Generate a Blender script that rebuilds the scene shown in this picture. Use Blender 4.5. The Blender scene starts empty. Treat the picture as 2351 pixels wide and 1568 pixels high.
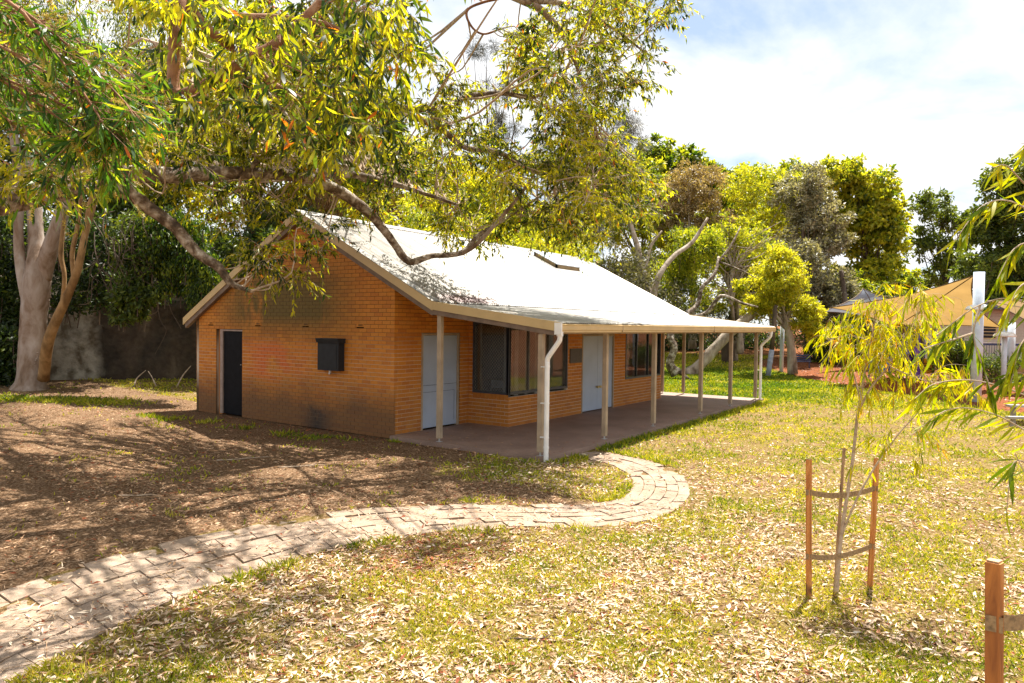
import bpy, math
import numpy as np
from mathutils import Matrix, Vector

rng = np.random.default_rng(7)
SC = bpy.context.scene
COL = SC.collection
R_ = math.radians

# ------------------------------------------------------------------ camera
CAM = np.array([-10.7047, -10.6059, 2.3484])
PIT, ROL, YAW, FPX = .0233, .0125, .6163, 1627.8
FW = np.array([math.cos(YAW)*math.cos(PIT), math.sin(YAW)*math.cos(PIT), -math.sin(PIT)])
_r = np.cross(FW, [0, 0, 1]); _r /= np.linalg.norm(_r); _u = np.cross(_r, FW)
RT = _r*math.cos(ROL)+_u*math.sin(ROL); UP = -_r*math.sin(ROL)+_u*math.cos(ROL)
cd = bpy.data.cameras.new('camera'); co = bpy.data.objects.new('camera', cd); COL.objects.link(co)
cd.lens = FPX/2351*36; cd.sensor_width = 36; cd.clip_start = .1; cd.clip_end = 2000
M = Matrix(((RT[0], UP[0], -FW[0], CAM[0]), (RT[1], UP[1], -FW[1], CAM[1]), (RT[2], UP[2], -FW[2], CAM[2]), (0, 0, 0, 1)))
co.matrix_world = M; SC.camera = co

# ------------------------------------------------------------------ light
SUN_EL, SUN_AZ = R_(66), R_(86)          # azimuth: (sin, cos)
sd = np.array([math.sin(SUN_AZ)*math.cos(SUN_EL), math.cos(SUN_AZ)*math.cos(SUN_EL), math.sin(SUN_EL)])
ld = bpy.data.lights.new('sun', 'SUN'); ld.energy = 5.0; ld.angle = R_(.53); ld.color = (1, .95, .86)
lo = bpy.data.objects.new('sun', ld); COL.objects.link(lo)
lo.rotation_euler = Vector(sd).to_track_quat('Z', 'Y').to_euler(); lo.location = (30, 0, 40)
W = bpy.data.worlds.new('World'); SC.world = W; W.use_nodes = True
nt = W.node_tree; nt.nodes.clear(); N = nt.nodes.new; Lk = nt.links.new
sky = N('ShaderNodeTexSky'); sky.sky_type = 'NISHITA'; sky.sun_disc = False
sky.sun_elevation = SUN_EL; sky.sun_rotation = SUN_AZ; sky.dust_density = .6; sky.ozone_density = 2.0
tc = N('ShaderNodeTexCoord'); sx = N('ShaderNodeSeparateXYZ'); Lk(tc.outputs['Generated'], sx.inputs[0])
zz = N('ShaderNodeMath'); zz.operation = 'MAXIMUM'; zz.inputs[1].default_value = 0; Lk(sx.outputs[2], zz.inputs[0])
za = N('ShaderNodeMath'); za.operation = 'ADD'; za.inputs[1].default_value = .22; Lk(zz.outputs[0], za.inputs[0])
dx = N('ShaderNodeMath'); dx.operation = 'DIVIDE'; Lk(sx.outputs[0], dx.inputs[0]); Lk(za.outputs[0], dx.inputs[1])
dy = N('ShaderNodeMath'); dy.operation = 'DIVIDE'; Lk(sx.outputs[1], dy.inputs[0]); Lk(za.outputs[0], dy.inputs[1])
cx = N('ShaderNodeCombineXYZ'); Lk(dx.outputs[0], cx.inputs[0]); Lk(dy.outputs[0], cx.inputs[1]); cx.inputs[2].default_value = 3.3
cn = N('ShaderNodeTexNoise'); cn.inputs['Scale'].default_value = 1.15; cn.inputs['Detail'].default_value = 9; cn.inputs['Roughness'].default_value = .56; cn.inputs['Distortion'].default_value = .35
Lk(cx.outputs[0], cn.inputs['Vector'])
cr = N('ShaderNodeValToRGB'); cr.color_ramp.elements[0].position = .37; cr.color_ramp.elements[1].position = .51
Lk(cn.outputs['Fac'], cr.inputs[0])
mx = N('ShaderNodeMix'); mx.data_type = 'RGBA'; Lk(cr.outputs[0], mx.inputs['Factor']); 
hs = N('ShaderNodeMix'); hs.data_type = 'RGBA'; hs.inputs['Factor'].default_value = .38; Lk(sky.outputs[0], hs.inputs[6]); hs.inputs[7].default_value = (6.0, 6.9, 7.9, 1)
Lk(hs.outputs[2], mx.inputs[6]); mx.inputs[7].default_value = (7.9, 8.0, 8.1, 1)
bg = N('ShaderNodeBackground'); bg.inputs[1].default_value = .052; Lk(mx.outputs[2], bg.inputs[0])
wo = N('ShaderNodeOutputWorld'); Lk(bg.outputs[0], wo.inputs[0])
vs = SC.view_settings; vs.view_transform = 'Standard'; vs.look = 'None'; vs.gamma = 1; vs.use_curve_mapping = False
vs.exposure = 1.58

# ------------------------------------------------------------------ helpers
def ray(px, py): return FW+RT*((px-1175.5)/FPX)+UP*((784-py)/FPX)
def at(px, py, dep): return CAM+ray(px, py)*dep
def sstep(a, b, x): t = np.clip((x-a)/(b-a), 0, 1); return t*t*(3-2*t)

_tab = rng.random((64, 64))
def vnoise(x, y):
    x = np.asarray(x, float); y = np.asarray(y, float)
    xi = np.floor(x).astype(int); yi = np.floor(y).astype(int); fx = x-xi; fy = y-yi
    fx = fx*fx*(3-2*fx); fy = fy*fy*(3-2*fy)
    a = _tab[xi % 64, yi % 64]; b = _tab[(xi+1) % 64, yi % 64]; c = _tab[xi % 64, (yi+1) % 64]; d = _tab[(xi+1) % 64, (yi+1) % 64]
    return (a*(1-fx)+b*fx)*(1-fy)+(c*(1-fx)+d*fx)*fy
def fbm(x, y, s=1., o=3):
    v = 0; a = .5
    for i in range(o): v = v+a*vnoise(np.asarray(x)*s+i*17.3, np.asarray(y)*s+i*7.1); s *= 2.1; a *= .5
    return v/(1-.5**o)

def hgt(x, y):
    x = np.asarray(x, float); y = np.asarray(y, float)
    d = np.hypot(x-CAM[0], y-CAM[1])
    h = -.055+.60*sstep(4.4, .8, d)
    h = h+.035*np.clip(y-8.5, 0, 14)*sstep(9, 2, x)
    h = h+.062*np.clip(x-24, 0, 26)*sstep(-7, 2, y)+.02*np.clip(x-40, 0, 60)
    inb = sstep(-.6, .0, x)*sstep(14.6, 13.4, x)*sstep(-5.2, -4.2, y)*sstep(9, 8, y)
    h = h-.04*inb
    h = h+(fbm(x, y, .45)-.5)*.09*(1-inb)*sstep(.5, 2.5, d)+(fbm(x+40, y, 2.2, 2)-.5)*.022
    return h
def gp(px, py, dz=0):
    d = ray(px, py); t = 3.
    for i in range(60):
        p = CAM+d*t; t += (p[2]-float(hgt(p[0], p[1])))/(-d[2]+.08)*.7
        t = max(t, .5)
    p = CAM+d*t; return np.array([p[0], p[1], float(hgt(p[0], p[1]))+dz])

class Acc:
    def __init__(s): s.V = []; s.F = []; s.A = []; s.n = 0
    def add(s, V, F, var=.5):
        V = np.asarray(V, float).reshape(-1, 3)
        s.V.append(V); s.A.append(np.broadcast_to(np.asarray(var, float), (len(V),)).copy())
        F = F if isinstance(F, list) else [F]
        for f in F:
            f = np.asarray(f, int)
            if f.size: s.F.append(f+s.n)
        s.n += len(V); return s
    def mesh(s, name, mat, origin=(0, 0, 0), smooth=False):
        me = bpy.data.meshes.new(name)
        if s.n:
            V = np.concatenate(s.V)-np.asarray(origin, float)
            lt = np.concatenate([np.full(len(f), f.shape[1]) for f in s.F]); li = np.concatenate([f.ravel() for f in s.F])
            me.vertices.add(len(V)); me.vertices.foreach_set('co', V.ravel().astype(np.float32))
            me.loops.add(len(li)); me.loops.foreach_set('vertex_index', li.astype(np.int32))
            me.polygons.add(len(lt)); ls = np.concatenate([[0], np.cumsum(lt)[:-1]])
            me.polygons.foreach_set('loop_start', ls.astype(np.int32))
            me.polygons.foreach_set('use_smooth', np.full(len(lt), smooth))
            at_ = me.attributes.new('var', 'FLOAT', 'POINT'); at_.data.foreach_set('value', np.concatenate(s.A).astype(np.float32))
            me.update(calc_edges=True)
        me.materials.append(mat); return me
    def obj(s, name, mat, parent=None, smooth=False, origin=None, kind=None):
        if origin is None: origin = WL[parent.name] if parent else (0, 0, 0)
        o = bpy.data.objects.new(name, s.mesh(name, mat, origin, smooth)); COL.objects.link(o)
        if parent:
            o.parent = parent
            WL[o.name] = origin
        else: o.location = origin; WL[o.name] = tuple(origin)
        if kind: o['kind'] = kind
        return o
WL = {}
def tag(o, label=None, cat=None, group=None, kind=None):
    if label: o['label'] = label
    if cat: o['category'] = cat
    if group: o['group'] = group
    if kind: o['kind'] = kind
    return o
def empty(name, loc, label, cat, group=None):
    o = bpy.data.objects.new(name, None); COL.objects.link(o); o.location = loc; o.empty_display_size = .2
    WL[o.name] = tuple(float(v) for v in loc)
    return tag(o, label, cat, group)

BF = np.array([[0, 3, 2, 1], [4, 5, 6, 7], [0, 1, 5, 4], [1, 2, 6, 5], [2, 3, 7, 6], [3, 0, 4, 7]])
def box(acc, a, b, var=.5):
    x0, y0, z0 = a; x1, y1, z1 = b
    acc.add([(x0, y0, z0), (x1, y0, z0), (x1, y1, z0), (x0, y1, z0), (x0, y0, z1), (x1, y0, z1), (x1, y1, z1), (x0, y1, z1)], BF, var); return acc
def B(a, b): return box(Acc(), a, b)
def prism(acc, prof, p0, p1, ex, ey, var=.5, cap=True):
    """extrude 2-D profile (list of (u,v)) in frame ex,ey from p0 to p1"""
    prof = np.asarray(prof, float); n = len(prof); p0 = np.asarray(p0, float); p1 = np.asarray(p1, float); ex = np.asarray(ex, float); ey = np.asarray(ey, float)
    o = prof[:, :1]*ex+prof[:, 1:]*ey
    V = np.concatenate([p0+o, p1+o]); F = [np.array([[i, (i+1) % n, n+(i+1) % n, n+i] for i in range(n)])]
    if cap: F.append(np.array([list(range(n))[::-1]])); F.append(np.array([list(range(n, 2*n))]))
    acc.add(V, F, var); return acc
def smooth_path(pts, k=6):
    P = np.asarray(pts, float); P = np.vstack([2*P[0]-P[1], P, 2*P[-1]-P[-2]]); out = []
    for i in range(1, len(P)-2):
        for t in np.linspace(0, 1, k, endpoint=False):
            out.append(.5*((2*P[i])+(-P[i-1]+P[i+1])*t+(2*P[i-1]-5*P[i]+4*P[i+1]-P[i+2])*t*t+(-P[i-1]+3*P[i]-3*P[i+1]+P[i+2])*t**3))
    out.append(P[-2]); return np.array(out)
def tube(acc, pts, rad, n=8, k=5, rough=0, var=.5, cap=True, smooth=True):
    pts = np.asarray(pts, float); rad = np.asarray(rad, float)
    if rad.ndim == 0: rad = np.full(len(pts), float(rad))
    Q = smooth_path(np.column_stack([pts, rad]), k) if smooth and len(pts) > 2 else np.column_stack([pts, rad])
    P, r = Q[:, :3], np.abs(Q[:, 3]); m = len(P)
    T = np.gradient(P, axis=0); T /= np.linalg.norm(T, axis=1)[:, None]+1e-9
    a = np.array([0, 0, 1.]) if abs(T[0][2]) < .9 else np.array([1., 0, 0])
    U = np.cross(T[0], a); U /= np.linalg.norm(U); V = []
    ang = np.linspace(0, 2*np.pi, n, endpoint=False)
    for i in range(m):
        U = U-T[i]*(U@T[i]); U /= np.linalg.norm(U); Wv = np.cross(T[i], U)
        rr = r[i]*(1+rough*(rng.random(n)-.5)) if rough else r[i]*np.ones(n)
        V.append(P[i]+(np.cos(ang)*rr)[:, None]*U+(np.sin(ang)*rr)[:, None]*Wv)
    V = np.concatenate(V); i = np.arange(m-1)[:, None]*n; j = np.arange(n)[None, :]; j2 = (j+1) % n
    F = [np.stack([i+j, i+j2, i+n+j2, i+n+j], -1).reshape(-1, 4)]
    if cap: F.append(np.array([list(range(n))[::-1]])); F.append(np.array([list(range((m-1)*n, m*n))]))
    acc.add(V, F, var); return acc
def norm(v): return v/(np.linalg.norm(v, axis=-1, keepdims=True)+1e-9)
def sticks(acc, A, Bp, ra, rb, var=.5):
    A = np.asarray(A, float); Bp = np.asarray(Bp, float); n = len(A)
    if n == 0: return acc
    T = norm(Bp-A); a = np.where(np.abs(T[:, 2:3]) < .9, np.array([[0, 0, 1.]]), np.array([[1., 0, 0]]))
    U = norm(np.cross(T, a)); Wv = np.cross(T, U); V = np.zeros((n, 6, 3)); ra = np.broadcast_to(ra, n); rb = np.broadcast_to(rb, n)
    for k in range(3):
        c, s = math.cos(k*2.0944), math.sin(k*2.0944)
        V[:, k] = A+(U*c+Wv*s)*ra[:, None]; V[:, 3+k] = Bp+(U*c+Wv*s)*rb[:, None]
    b = np.arange(n)[:, None]*6
    F = np.concatenate([b+np.array([[k, (k+1) % 3, 3+(k+1) % 3, 3+k]]) for k in range(3)])
    acc.add(V.reshape(-1, 3), F, var); return acc
# leaf templates: (t, side, lift) ; faces
T0 = (np.array([[0, 0, 0], [.45, .5, .12], [1, 0, 0], [.45, -.5, .12]]), [np.array([[0, 2, 1], [0, 3, 2]])])
T1 = (np.array([[0, 0, 0], [.22, .36, .1], [.22, -.36, .1], [.5, .56, .14], [.5, -.44, .14], [.78, .42, .08], [.78, -.20, .08], [1, .28, 0]]),
      [np.array([[0, 2, 1], [5, 6, 7]]), np.array([[1, 2, 4, 3], [3, 4, 6, 5]])])
def leaf_verts(P, D, Nn, L, Wd, T, bend=.12):
    D = norm(D); S = norm(np.cross(D, Nn)); Z = np.cross(S, D); t = T[0]
    L = L[:, None, None]; Wd = Wd[:, None, None]
    bz = -bend*(t[:, 0]**2)
    V = P[:, None]+D[:, None]*t[None, :, :1]*L+S[:, None]*t[None, :, 1:2]*Wd+Z[:, None]*(t[None, :, 2:]*Wd+bz[None, :, None]*L)
    return V
def leaves(acc, P, D, L, Wd, var, T=T0, Nn=None, bend=.12):
    n = len(P)
    if n == 0: return acc
    L = np.broadcast_to(L, n).astype(float); Wd = np.broadcast_to(Wd, n).astype(float); var = np.broadcast_to(var, n)
    if Nn is None: Nn = rng.normal(size=(n, 3))
    V = leaf_verts(P, D, Nn, L, Wd, T, bend); k = len(T[0]); b = (np.arange(n)*k)[:, None]
    F = [np.concatenate([b+f[None, r] for r in range(len(f))]) for f in T[1]]
    acc.add(V.reshape(-1, 3), F, np.repeat(var, k)); return acc
def leaf_objects(name, P, D, L, Wd, var, mat, parent, Nn=None, nvar=5):
    """the largest leaves as objects of their own sharing a few meshes"""
    ms = []
    for i in range(nvar):
        a = Acc(); leaves(a, np.zeros((1, 3)), np.array([[1., 0, 0]]), 1., .2, (i+.5)/nvar, T1, np.array([[0, 0, 1.]]), .10+.12*rng.random())
        ms.append(a.mesh(name, mat, (0, 0, 0), True))
    if Nn is None: Nn = rng.normal(size=(len(P), 3))
    D = norm(D); S = norm(np.cross(Nn, D)); Z = np.cross(D, S); o0 = np.array(WL[parent.name])
    for i in range(len(P)):
        o = bpy.data.objects.new(name, ms[min(nvar-1, int(var[i]*nvar))]); COL.objects.link(o); o.parent = parent
        w = Wd[i]/.2
        m = np.eye(4); m[:3, 0] = D[i]*L[i]; m[:3, 1] = S[i]*w; m[:3, 2] = Z[i]*L[i]; m[:3, 3] = P[i]-o0
        o.matrix_local = Matrix(m.tolist())

# ------------------------------------------------------------------ materials
def mat(name):
    m = bpy.data.materials.new(name); m.use_nodes = True; t = m.node_tree; b = t.nodes['Principled BSDF']
    return m, t, b
def nn(t, ty, **kw):
    n = t.nodes.new(ty)
    for k, v in kw.items():
        if k.startswith('_'): setattr(n, k[1:], v)
        else: n.inputs[k].default_value = v
    return n
def ramp(t, fac, stops):
    r = t.nodes.new('ShaderNodeValToRGB'); e = r.color_ramp.elements
    while len(e) < len(stops): e.new(.5)
    for i, (p, c) in enumerate(stops): e[i].position = p; e[i].color = (*c, 1)
    if fac is not None: t.links.new(fac, r.inputs[0])
    return r.outputs[0]
def pos(t): return t.nodes.new('ShaderNodeNewGeometry').outputs['Position']
def noise(t, scale, detail=4, rough=.55, vec=None, dist=0):
    n = nn(t, 'ShaderNodeTexNoise', Scale=scale, Detail=detail, Roughness=rough, Distortion=dist)
    t.links.new(vec if vec is not None else pos(t), n.inputs['Vector']); return n.outputs['Fac']
def vscale(t, v, s):
    m = t.nodes.new('ShaderNodeVectorMath'); m.operation = 'MULTIPLY'; t.links.new(v, m.inputs[0]); m.inputs[1].default_value = s; return m.outputs[0]
def mixc(t, f, a, b, mode='MIX'):
    m = t.nodes.new('ShaderNodeMix'); m.data_type = 'RGBA'; m.blend_type = mode
    for s, v in ((m.inputs['Factor'], f), (m.inputs[6], a), (m.inputs[7], b)):
        if isinstance(v, (int, float)): s.default_value = v
        elif isinstance(v, tuple): s.default_value = (*v, 1)
        else: t.links.new(v, s)
    return m.outputs[2]
def mth(t, op, a, b=None, c=None):
    m = t.nodes.new('ShaderNodeMath'); m.operation = op
    for i, v in enumerate((a, b, c)):
        if v is None: continue
        if isinstance(v, (int, float)): m.inputs[i].default_value = v
        else: t.links.new(v, m.inputs[i])
    return m.outputs[0]
def band(t, v, a, b, soft=.15):
    """1 inside [a,b] along value v"""
    m1 = nn(t, 'ShaderNodeMapRange', **{'From Min': a-soft, 'From Max': a+soft}); t.links.new(v, m1.inputs[0])
    m2 = nn(t, 'ShaderNodeMapRange', **{'From Min': b+soft, 'From Max': b-soft}); t.links.new(v, m2.inputs[0])
    return mth(t, 'MULTIPLY', m1.outputs[0], m2.outputs[0])
def bump(t, b, h, dist=.01, st=.6):
    n = nn(t, 'ShaderNodeBump', Strength=st, Distance=dist); t.links.new(h, n.inputs['Height']); t.links.new(n.outputs[0], b.inputs['Normal'])
def attr(t, name='var'):
    a = t.nodes.new('ShaderNodeAttribute'); a.attribute_name = name; return a.outputs['Fac']
def plain(name, col, rough=.5, metal=0., var=.12, sc=6, bmp=0, dark=None, spec=.5):
    m, t, b = mat(name); n = noise(t, sc, 5)
    d = dark or tuple(c*(1-2.2*var) for c in col); l = tuple(min(1, c*(1+var)) for c in col)
    t.links.new(ramp(t, n, [(.3, d), (.62, l)]), b.inputs['Base Color'])
    b.inputs['Roughness'].default_value = rough; b.inputs['Metallic'].default_value = metal; b.inputs['Specular IOR Level'].default_value = spec
    if bmp: bump(t, b, noise(t, sc*8, 3), bmp)
    return m
def leafmat(name, stops, trans=.5, tcol=1.6, rough=.42, spec=.35):
    m, t, b = mat(name); c = ramp(t, attr(t), stops)
    n = noise(t, 3.5, 2); c2 = mixc(t, 1., c, ramp(t, n, [(.3, (.72, .74, .7)), (.7, (1.12, 1.08, 1.0))]), 'MULTIPLY')
    t.links.new(c2, b.inputs['Base Color']); b.inputs['Roughness'].default_value = rough; b.inputs['Specular IOR Level'].default_value = spec
    tr = t.nodes.new('ShaderNodeBsdfTranslucent'); t.links.new(mixc(t, 1., c2, (tcol*1.05, tcol, tcol*.35), 'MULTIPLY'), tr.inputs[0])
    mx_ = t.nodes.new('ShaderNodeMixShader'); mx_.inputs[0].default_value = trans
    t.links.new(b.outputs[0], mx_.inputs[1]); t.links.new(tr.outputs[0], mx_.inputs[2])
    t.links.new(mx_.outputs[0], t.nodes['Material Output'].inputs[0]); return m

def m_brick():
    m, t, b = mat('brick'); p = pos(t); s = t.nodes.new('ShaderNodeSeparateXYZ'); t.links.new(p, s.inputs[0]); X, Y, Z = s.outputs
    v = attr(t)
    base = ramp(t, v, [(0, (.38, .10, .006)), (.35, (.54, .175, .010)), (.7, (.64, .225, .012)), (1, (.50, .20, .03))])
    fine = noise(t, 22, 4); base = mixc(t, .5, base, mixc(t, fine, (.27, .075, .006), (.66, .24, .025)))
    # cleaned redder ghost of old graffiti in the gable's middle
    cl = mth(t, 'MULTIPLY', band(t, Z, .95, 1.85, .12), band(t, Y, 3.1, 5.0, .5)); gx = band(t, X, -.1, .05, .02)
    cl = mth(t, 'MULTIPLY', mth(t, 'MULTIPLY', cl, gx), ramp(t, noise(t, 1.6, 3), [(.4, (0, 0, 0)), (.55, (1, 1, 1))]))
    base = mixc(t, mth(t, 'MULTIPLY', cl, .65), base, (.55, .10, .02))
    # greenish moss on upper gable
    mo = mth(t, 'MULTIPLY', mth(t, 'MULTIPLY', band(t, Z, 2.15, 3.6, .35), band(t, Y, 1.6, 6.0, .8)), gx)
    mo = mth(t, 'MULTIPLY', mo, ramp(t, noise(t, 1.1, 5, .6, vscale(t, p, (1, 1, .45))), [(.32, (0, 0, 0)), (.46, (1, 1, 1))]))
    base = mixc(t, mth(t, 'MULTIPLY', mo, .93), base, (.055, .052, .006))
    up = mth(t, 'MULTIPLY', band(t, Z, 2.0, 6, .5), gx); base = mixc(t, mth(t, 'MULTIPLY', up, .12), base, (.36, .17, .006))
    # grime near the ground
    gr = nn(t, 'ShaderNodeMapRange', **{'From Min': .75, 'From Max': .0}); t.links.new(mth(t, 'ADD', Z, mth(t, 'MULTIPLY', noise(t, 1.3, 4), -.75)), gr.inputs[0])
    gf = mth(t, 'MULTIPLY', gr.outputs[0], mth(t, 'ADD', mth(t, 'MULTIPLY', gx, .55), .2)); base = mixc(t, gf, base, (.07, .045, .025))
    so = mth(t, 'MULTIPLY', mth(t, 'MULTIPLY', band(t, mth(t, 'ADD', Z, mth(t, 'MULTIPLY', mth(t, 'SUBTRACT', noise(t, 4, 5), .5), .9)), -.7, .35, .12), band(t, Y, 2.1, 2.8, .3)), gx); base = mixc(t, mth(t, 'MULTIPLY', so, .9), base, (.03, .022, .018))
    t.links.new(base, b.inputs['Base Color']); b.inputs['Roughness'].default_value = .75; bump(t, b, noise(t, 60, 3), .003); return m
def m_mortar():
    m, t, b = mat('mortar'); p = pos(t); s = t.nodes.new('ShaderNodeSeparateXYZ'); t.links.new(p, s.inputs[0]); X, Y, Z = s.outputs
    z2 = mth(t, 'ADD', Z, mth(t, 'MULTIPLY', noise(t, .9, 3), .8))
    f = mth(t, 'MULTIPLY', band(t, z2, 1.25, 2.2, .3), .85)
    fr = nn(t, 'ShaderNodeMapRange', **{'From Min': 0.0, 'From Max': .1}); t.links.new(X, fr.inputs[0])
    f2 = mth(t, 'MULTIPLY', band(t, z2, .3, 2.35, .3), fr.outputs[0]); f = mth(t, 'MAXIMUM', f, f2)
    t.links.new(mixc(t, f, (.085, .045, .012), (.60, .50, .38)), b.inputs['Base Color']); b.inputs['Roughness'].default_value = .9; return m
def m_roof():
    m, t, b = mat('roof_iron'); p = pos(t); s = t.nodes.new('ShaderNodeSeparateXYZ'); t.links.new(p, s.inputs[0]); X, Y, Z = s.outputs
    base = ramp(t, noise(t, .7, 4, .6, vscale(t, p, (1, .25, .25))), [(.3, (.21, .185, .15)), (.6, (.29, .265, .225))])
    st = noise(t, 7, 4, .7, vscale(t, p, (1, .05, .05))); base = mixc(t, .55, base, ramp(t, st, [(.38, (.13, .11, .085)), (.55, (.36, .34, .31))]))
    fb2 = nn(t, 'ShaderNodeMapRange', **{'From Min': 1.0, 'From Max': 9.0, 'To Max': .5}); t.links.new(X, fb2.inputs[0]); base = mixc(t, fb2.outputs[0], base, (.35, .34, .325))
    # lichen speckle toward the near barge
    e = nn(t, 'ShaderNodeMapRange', **{'From Min': 2.2, 'From Max': -.3}); t.links.new(X, e.inputs[0])
    lo_ = band(t, Y, -1.4, 2.0, .8)
    sp = ramp(t, noise(t, 7, 5, .7, vscale(t, p, (1.6, .55, .55))), [(.52, (0, 0, 0)), (.60, (1, 1, 1))])
    base = mixc(t, mth(t, 'MULTIPLY', mth(t, 'MULTIPLY', mth(t, 'MULTIPLY', e.outputs[0], lo_), sp), .85), base, (.10, .085, .06))
    sp2 = ramp(t, noise(t, 16, 2, .5), [(.70, (0, 0, 0)), (.74, (1, 1, 1))]); base = mixc(t, mth(t, 'MULTIPLY', sp2, .6), base, (.12, .10, .08))
    # rust along the lower lap
    rr = mth(t, 'MULTIPLY', band(t, X, .35, 2.2, .5), band(t, Y, -1.45, -.80, .12)); rr = mth(t, 'MULTIPLY', rr, ramp(t, noise(t, 5, 4, .7, vscale(t, p, (2, .6, .6))), [(.34, (0, 0, 0)), (.42, (1, 1, 1))]))
    zb = nn(t, 'ShaderNodeMapRange', **{'From Min': -1.165, 'From Max': -1.12}); t.links.new(Y, zb.inputs[0]); rr = mth(t, 'MULTIPLY', rr, zb.outputs[0])
    base = mixc(t, rr, base, (.085, .012, .005))
    t.links.new(base, b.inputs['Base Color']); b.inputs['Roughness'].default_value = .42; b.inputs['Specular IOR Level'].default_value = .5; return m
def m_bark(name, stops, sc=3, streak=(1, 1, .3), bmp=.02):
    m, t, b = mat(name); p = pos(t); n = noise(t, sc, 6, .6, vscale(t, p, streak), .4)
    t.links.new(ramp(t, n, stops), b.inputs['Base Color']); b.inputs['Roughness'].default_value = .8; b.inputs['Specular IOR Level'].default_value = .25
    bump(t, b, noise(t, sc*5, 5, .6, vscale(t, p, streak)), bmp, .8); return m
def m_ground():
    m, t, b = mat('ground'); p = pos(t); g = attr(t, 'grass'); mu = attr(t, 'mulch')
    n1 = noise(t, 2.2, 6, .65); n2 = noise(t, 30, 5, .7); n3 = noise(t, .35, 3)
    lawn = mixc(t, ramp(t, n1, [(.38, (0, 0, 0)), (.58, (1, 1, 1))]), (.15, .085, .04), (.16, .13, .018))
    lawn = mixc(t, .5, lawn, ramp(t, n2, [(.38, (.035, .018, .008)), (.52, (.18, .115, .05)), (.68, (.5, .37, .24))]))
    lush = mixc(t, n2, (.03, .07, .002), (.12, .18, .004))
    lf = attr(t, 'lush'); lawn = mixc(t, lf, lawn, lush)
    dirt = mixc(t, .6, ramp(t, n1, [(.3, (.07, .036, .018)), (.7, (.21, .125, .07))]), ramp(t, n2, [(.38, (.022, .011, .005)), (.5, (.13, .075, .04)), (.64, (.42, .30, .20))]))
    mulch = ramp(t, n2, [(.3, (.09, .03, .015)), (.6, (.22, .08, .035)), (.8, (.34, .17, .10))])
    gm = mth(t, 'ADD', g, mth(t, 'MULTIPLY', mth(t, 'SUBTRACT', n1, .5), 1.1)); gm = ramp(t, gm, [(.35, (0, 0, 0)), (.65, (1, 1, 1))])
    c = mixc(t, gm, dirt, lawn); c = mixc(t, mu, c, mulch)
    t.links.new(c, b.inputs['Base Color']); b.inputs['Roughness'].default_value = .95; b.inputs['Specular IOR Level'].default_value = .03
    bump(t, b, mth(t, 'ADD', n2, mth(t, 'MULTIPLY', n1, .5)), .03, .8); return m
def m_paver():
    m, t, b = mat('paver'); v = attr(t); p = pos(t)
    base = ramp(t, v, [(0, (.19, .125, .085)), (.5, (.26, .175, .12)), (1, (.33, .235, .165))])
    ag = ramp(t, noise(t, 95, 3, .8), [(.34, (.10, .07, .05)), (.5, (.33, .245, .18)), (.68, (.58, .48, .38))]); base = mixc(t, .5, base, ag)
    base = mixc(t, mth(t, 'MULTIPLY', ramp(t, noise(t, 1.6, 6, .7), [(.42, (0, 0, 0)), (.62, (1, 1, 1))]), .6), base, (.17, .11, .065))
    t.links.new(base, b.inputs['Base Color']); b.inputs['Roughness'].default_value = .9; bump(t, b, noise(t, 110, 3), .006, .7); return m
def m_rock():
    m, t, b = mat('rock_face'); p = pos(t)
    n = noise(t, .55, 6, .6, vscale(t, p, (1, 1, .35)), .6); c = ramp(t, n, [(.35, (.012, .008, .005)), (.52, (.05, .03, .018)), (.62, (.12, .09, .06)), (.75, (.3, .27, .22))])
    sX = t.nodes.new('ShaderNodeSeparateXYZ'); t.links.new(p, sX.inputs[0]); pb = mth(t, 'MULTIPLY', band(t, mth(t, 'ADD', sX.outputs[0], mth(t, 'MULTIPLY', mth(t, 'SUBTRACT', n, .5), 1.4)), -1.2, 1.3, .15), .85); c = mixc(t, pb, c, ramp(t, noise(t, 2.5, 5), [(.35, (.14, .11, .07)), (.6, (.48, .44, .36))]))
    t.links.new(mixc(t, .2, c, ramp(t, noise(t, 5, 5), [(.3, (.02, .015, .01)), (.7, (.20, .16, .10))])), b.inputs['Base Color'])
    b.inputs['Roughness'].default_value = .9; bump(t, b, noise(t, 3, 6), .15, .8); return m
def m_wood(name, a, c2, c3, ax=2):
    m, t, b = mat(name); s = [9, 9, 9]; s[ax] = .7
    n = noise(t, 2.4, 5, .6, vscale(t, pos(t), tuple(s)), .8); k = noise(t, 5, 2, .5, vscale(t, pos(t), (1, 1, .55)))
    c = ramp(t, n, [(.32, a), (.5, c2), (.7, c3)]); c = mixc(t, ramp(t, k, [(.62, (0, 0, 0)), (.70, (1, 1, 1))]), c, (.06, .02, .01))
    t.links.new(c, b.inputs['Base Color']); b.inputs['Roughness'].default_value = .7; bump(t, b, n, .004); return m

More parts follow.
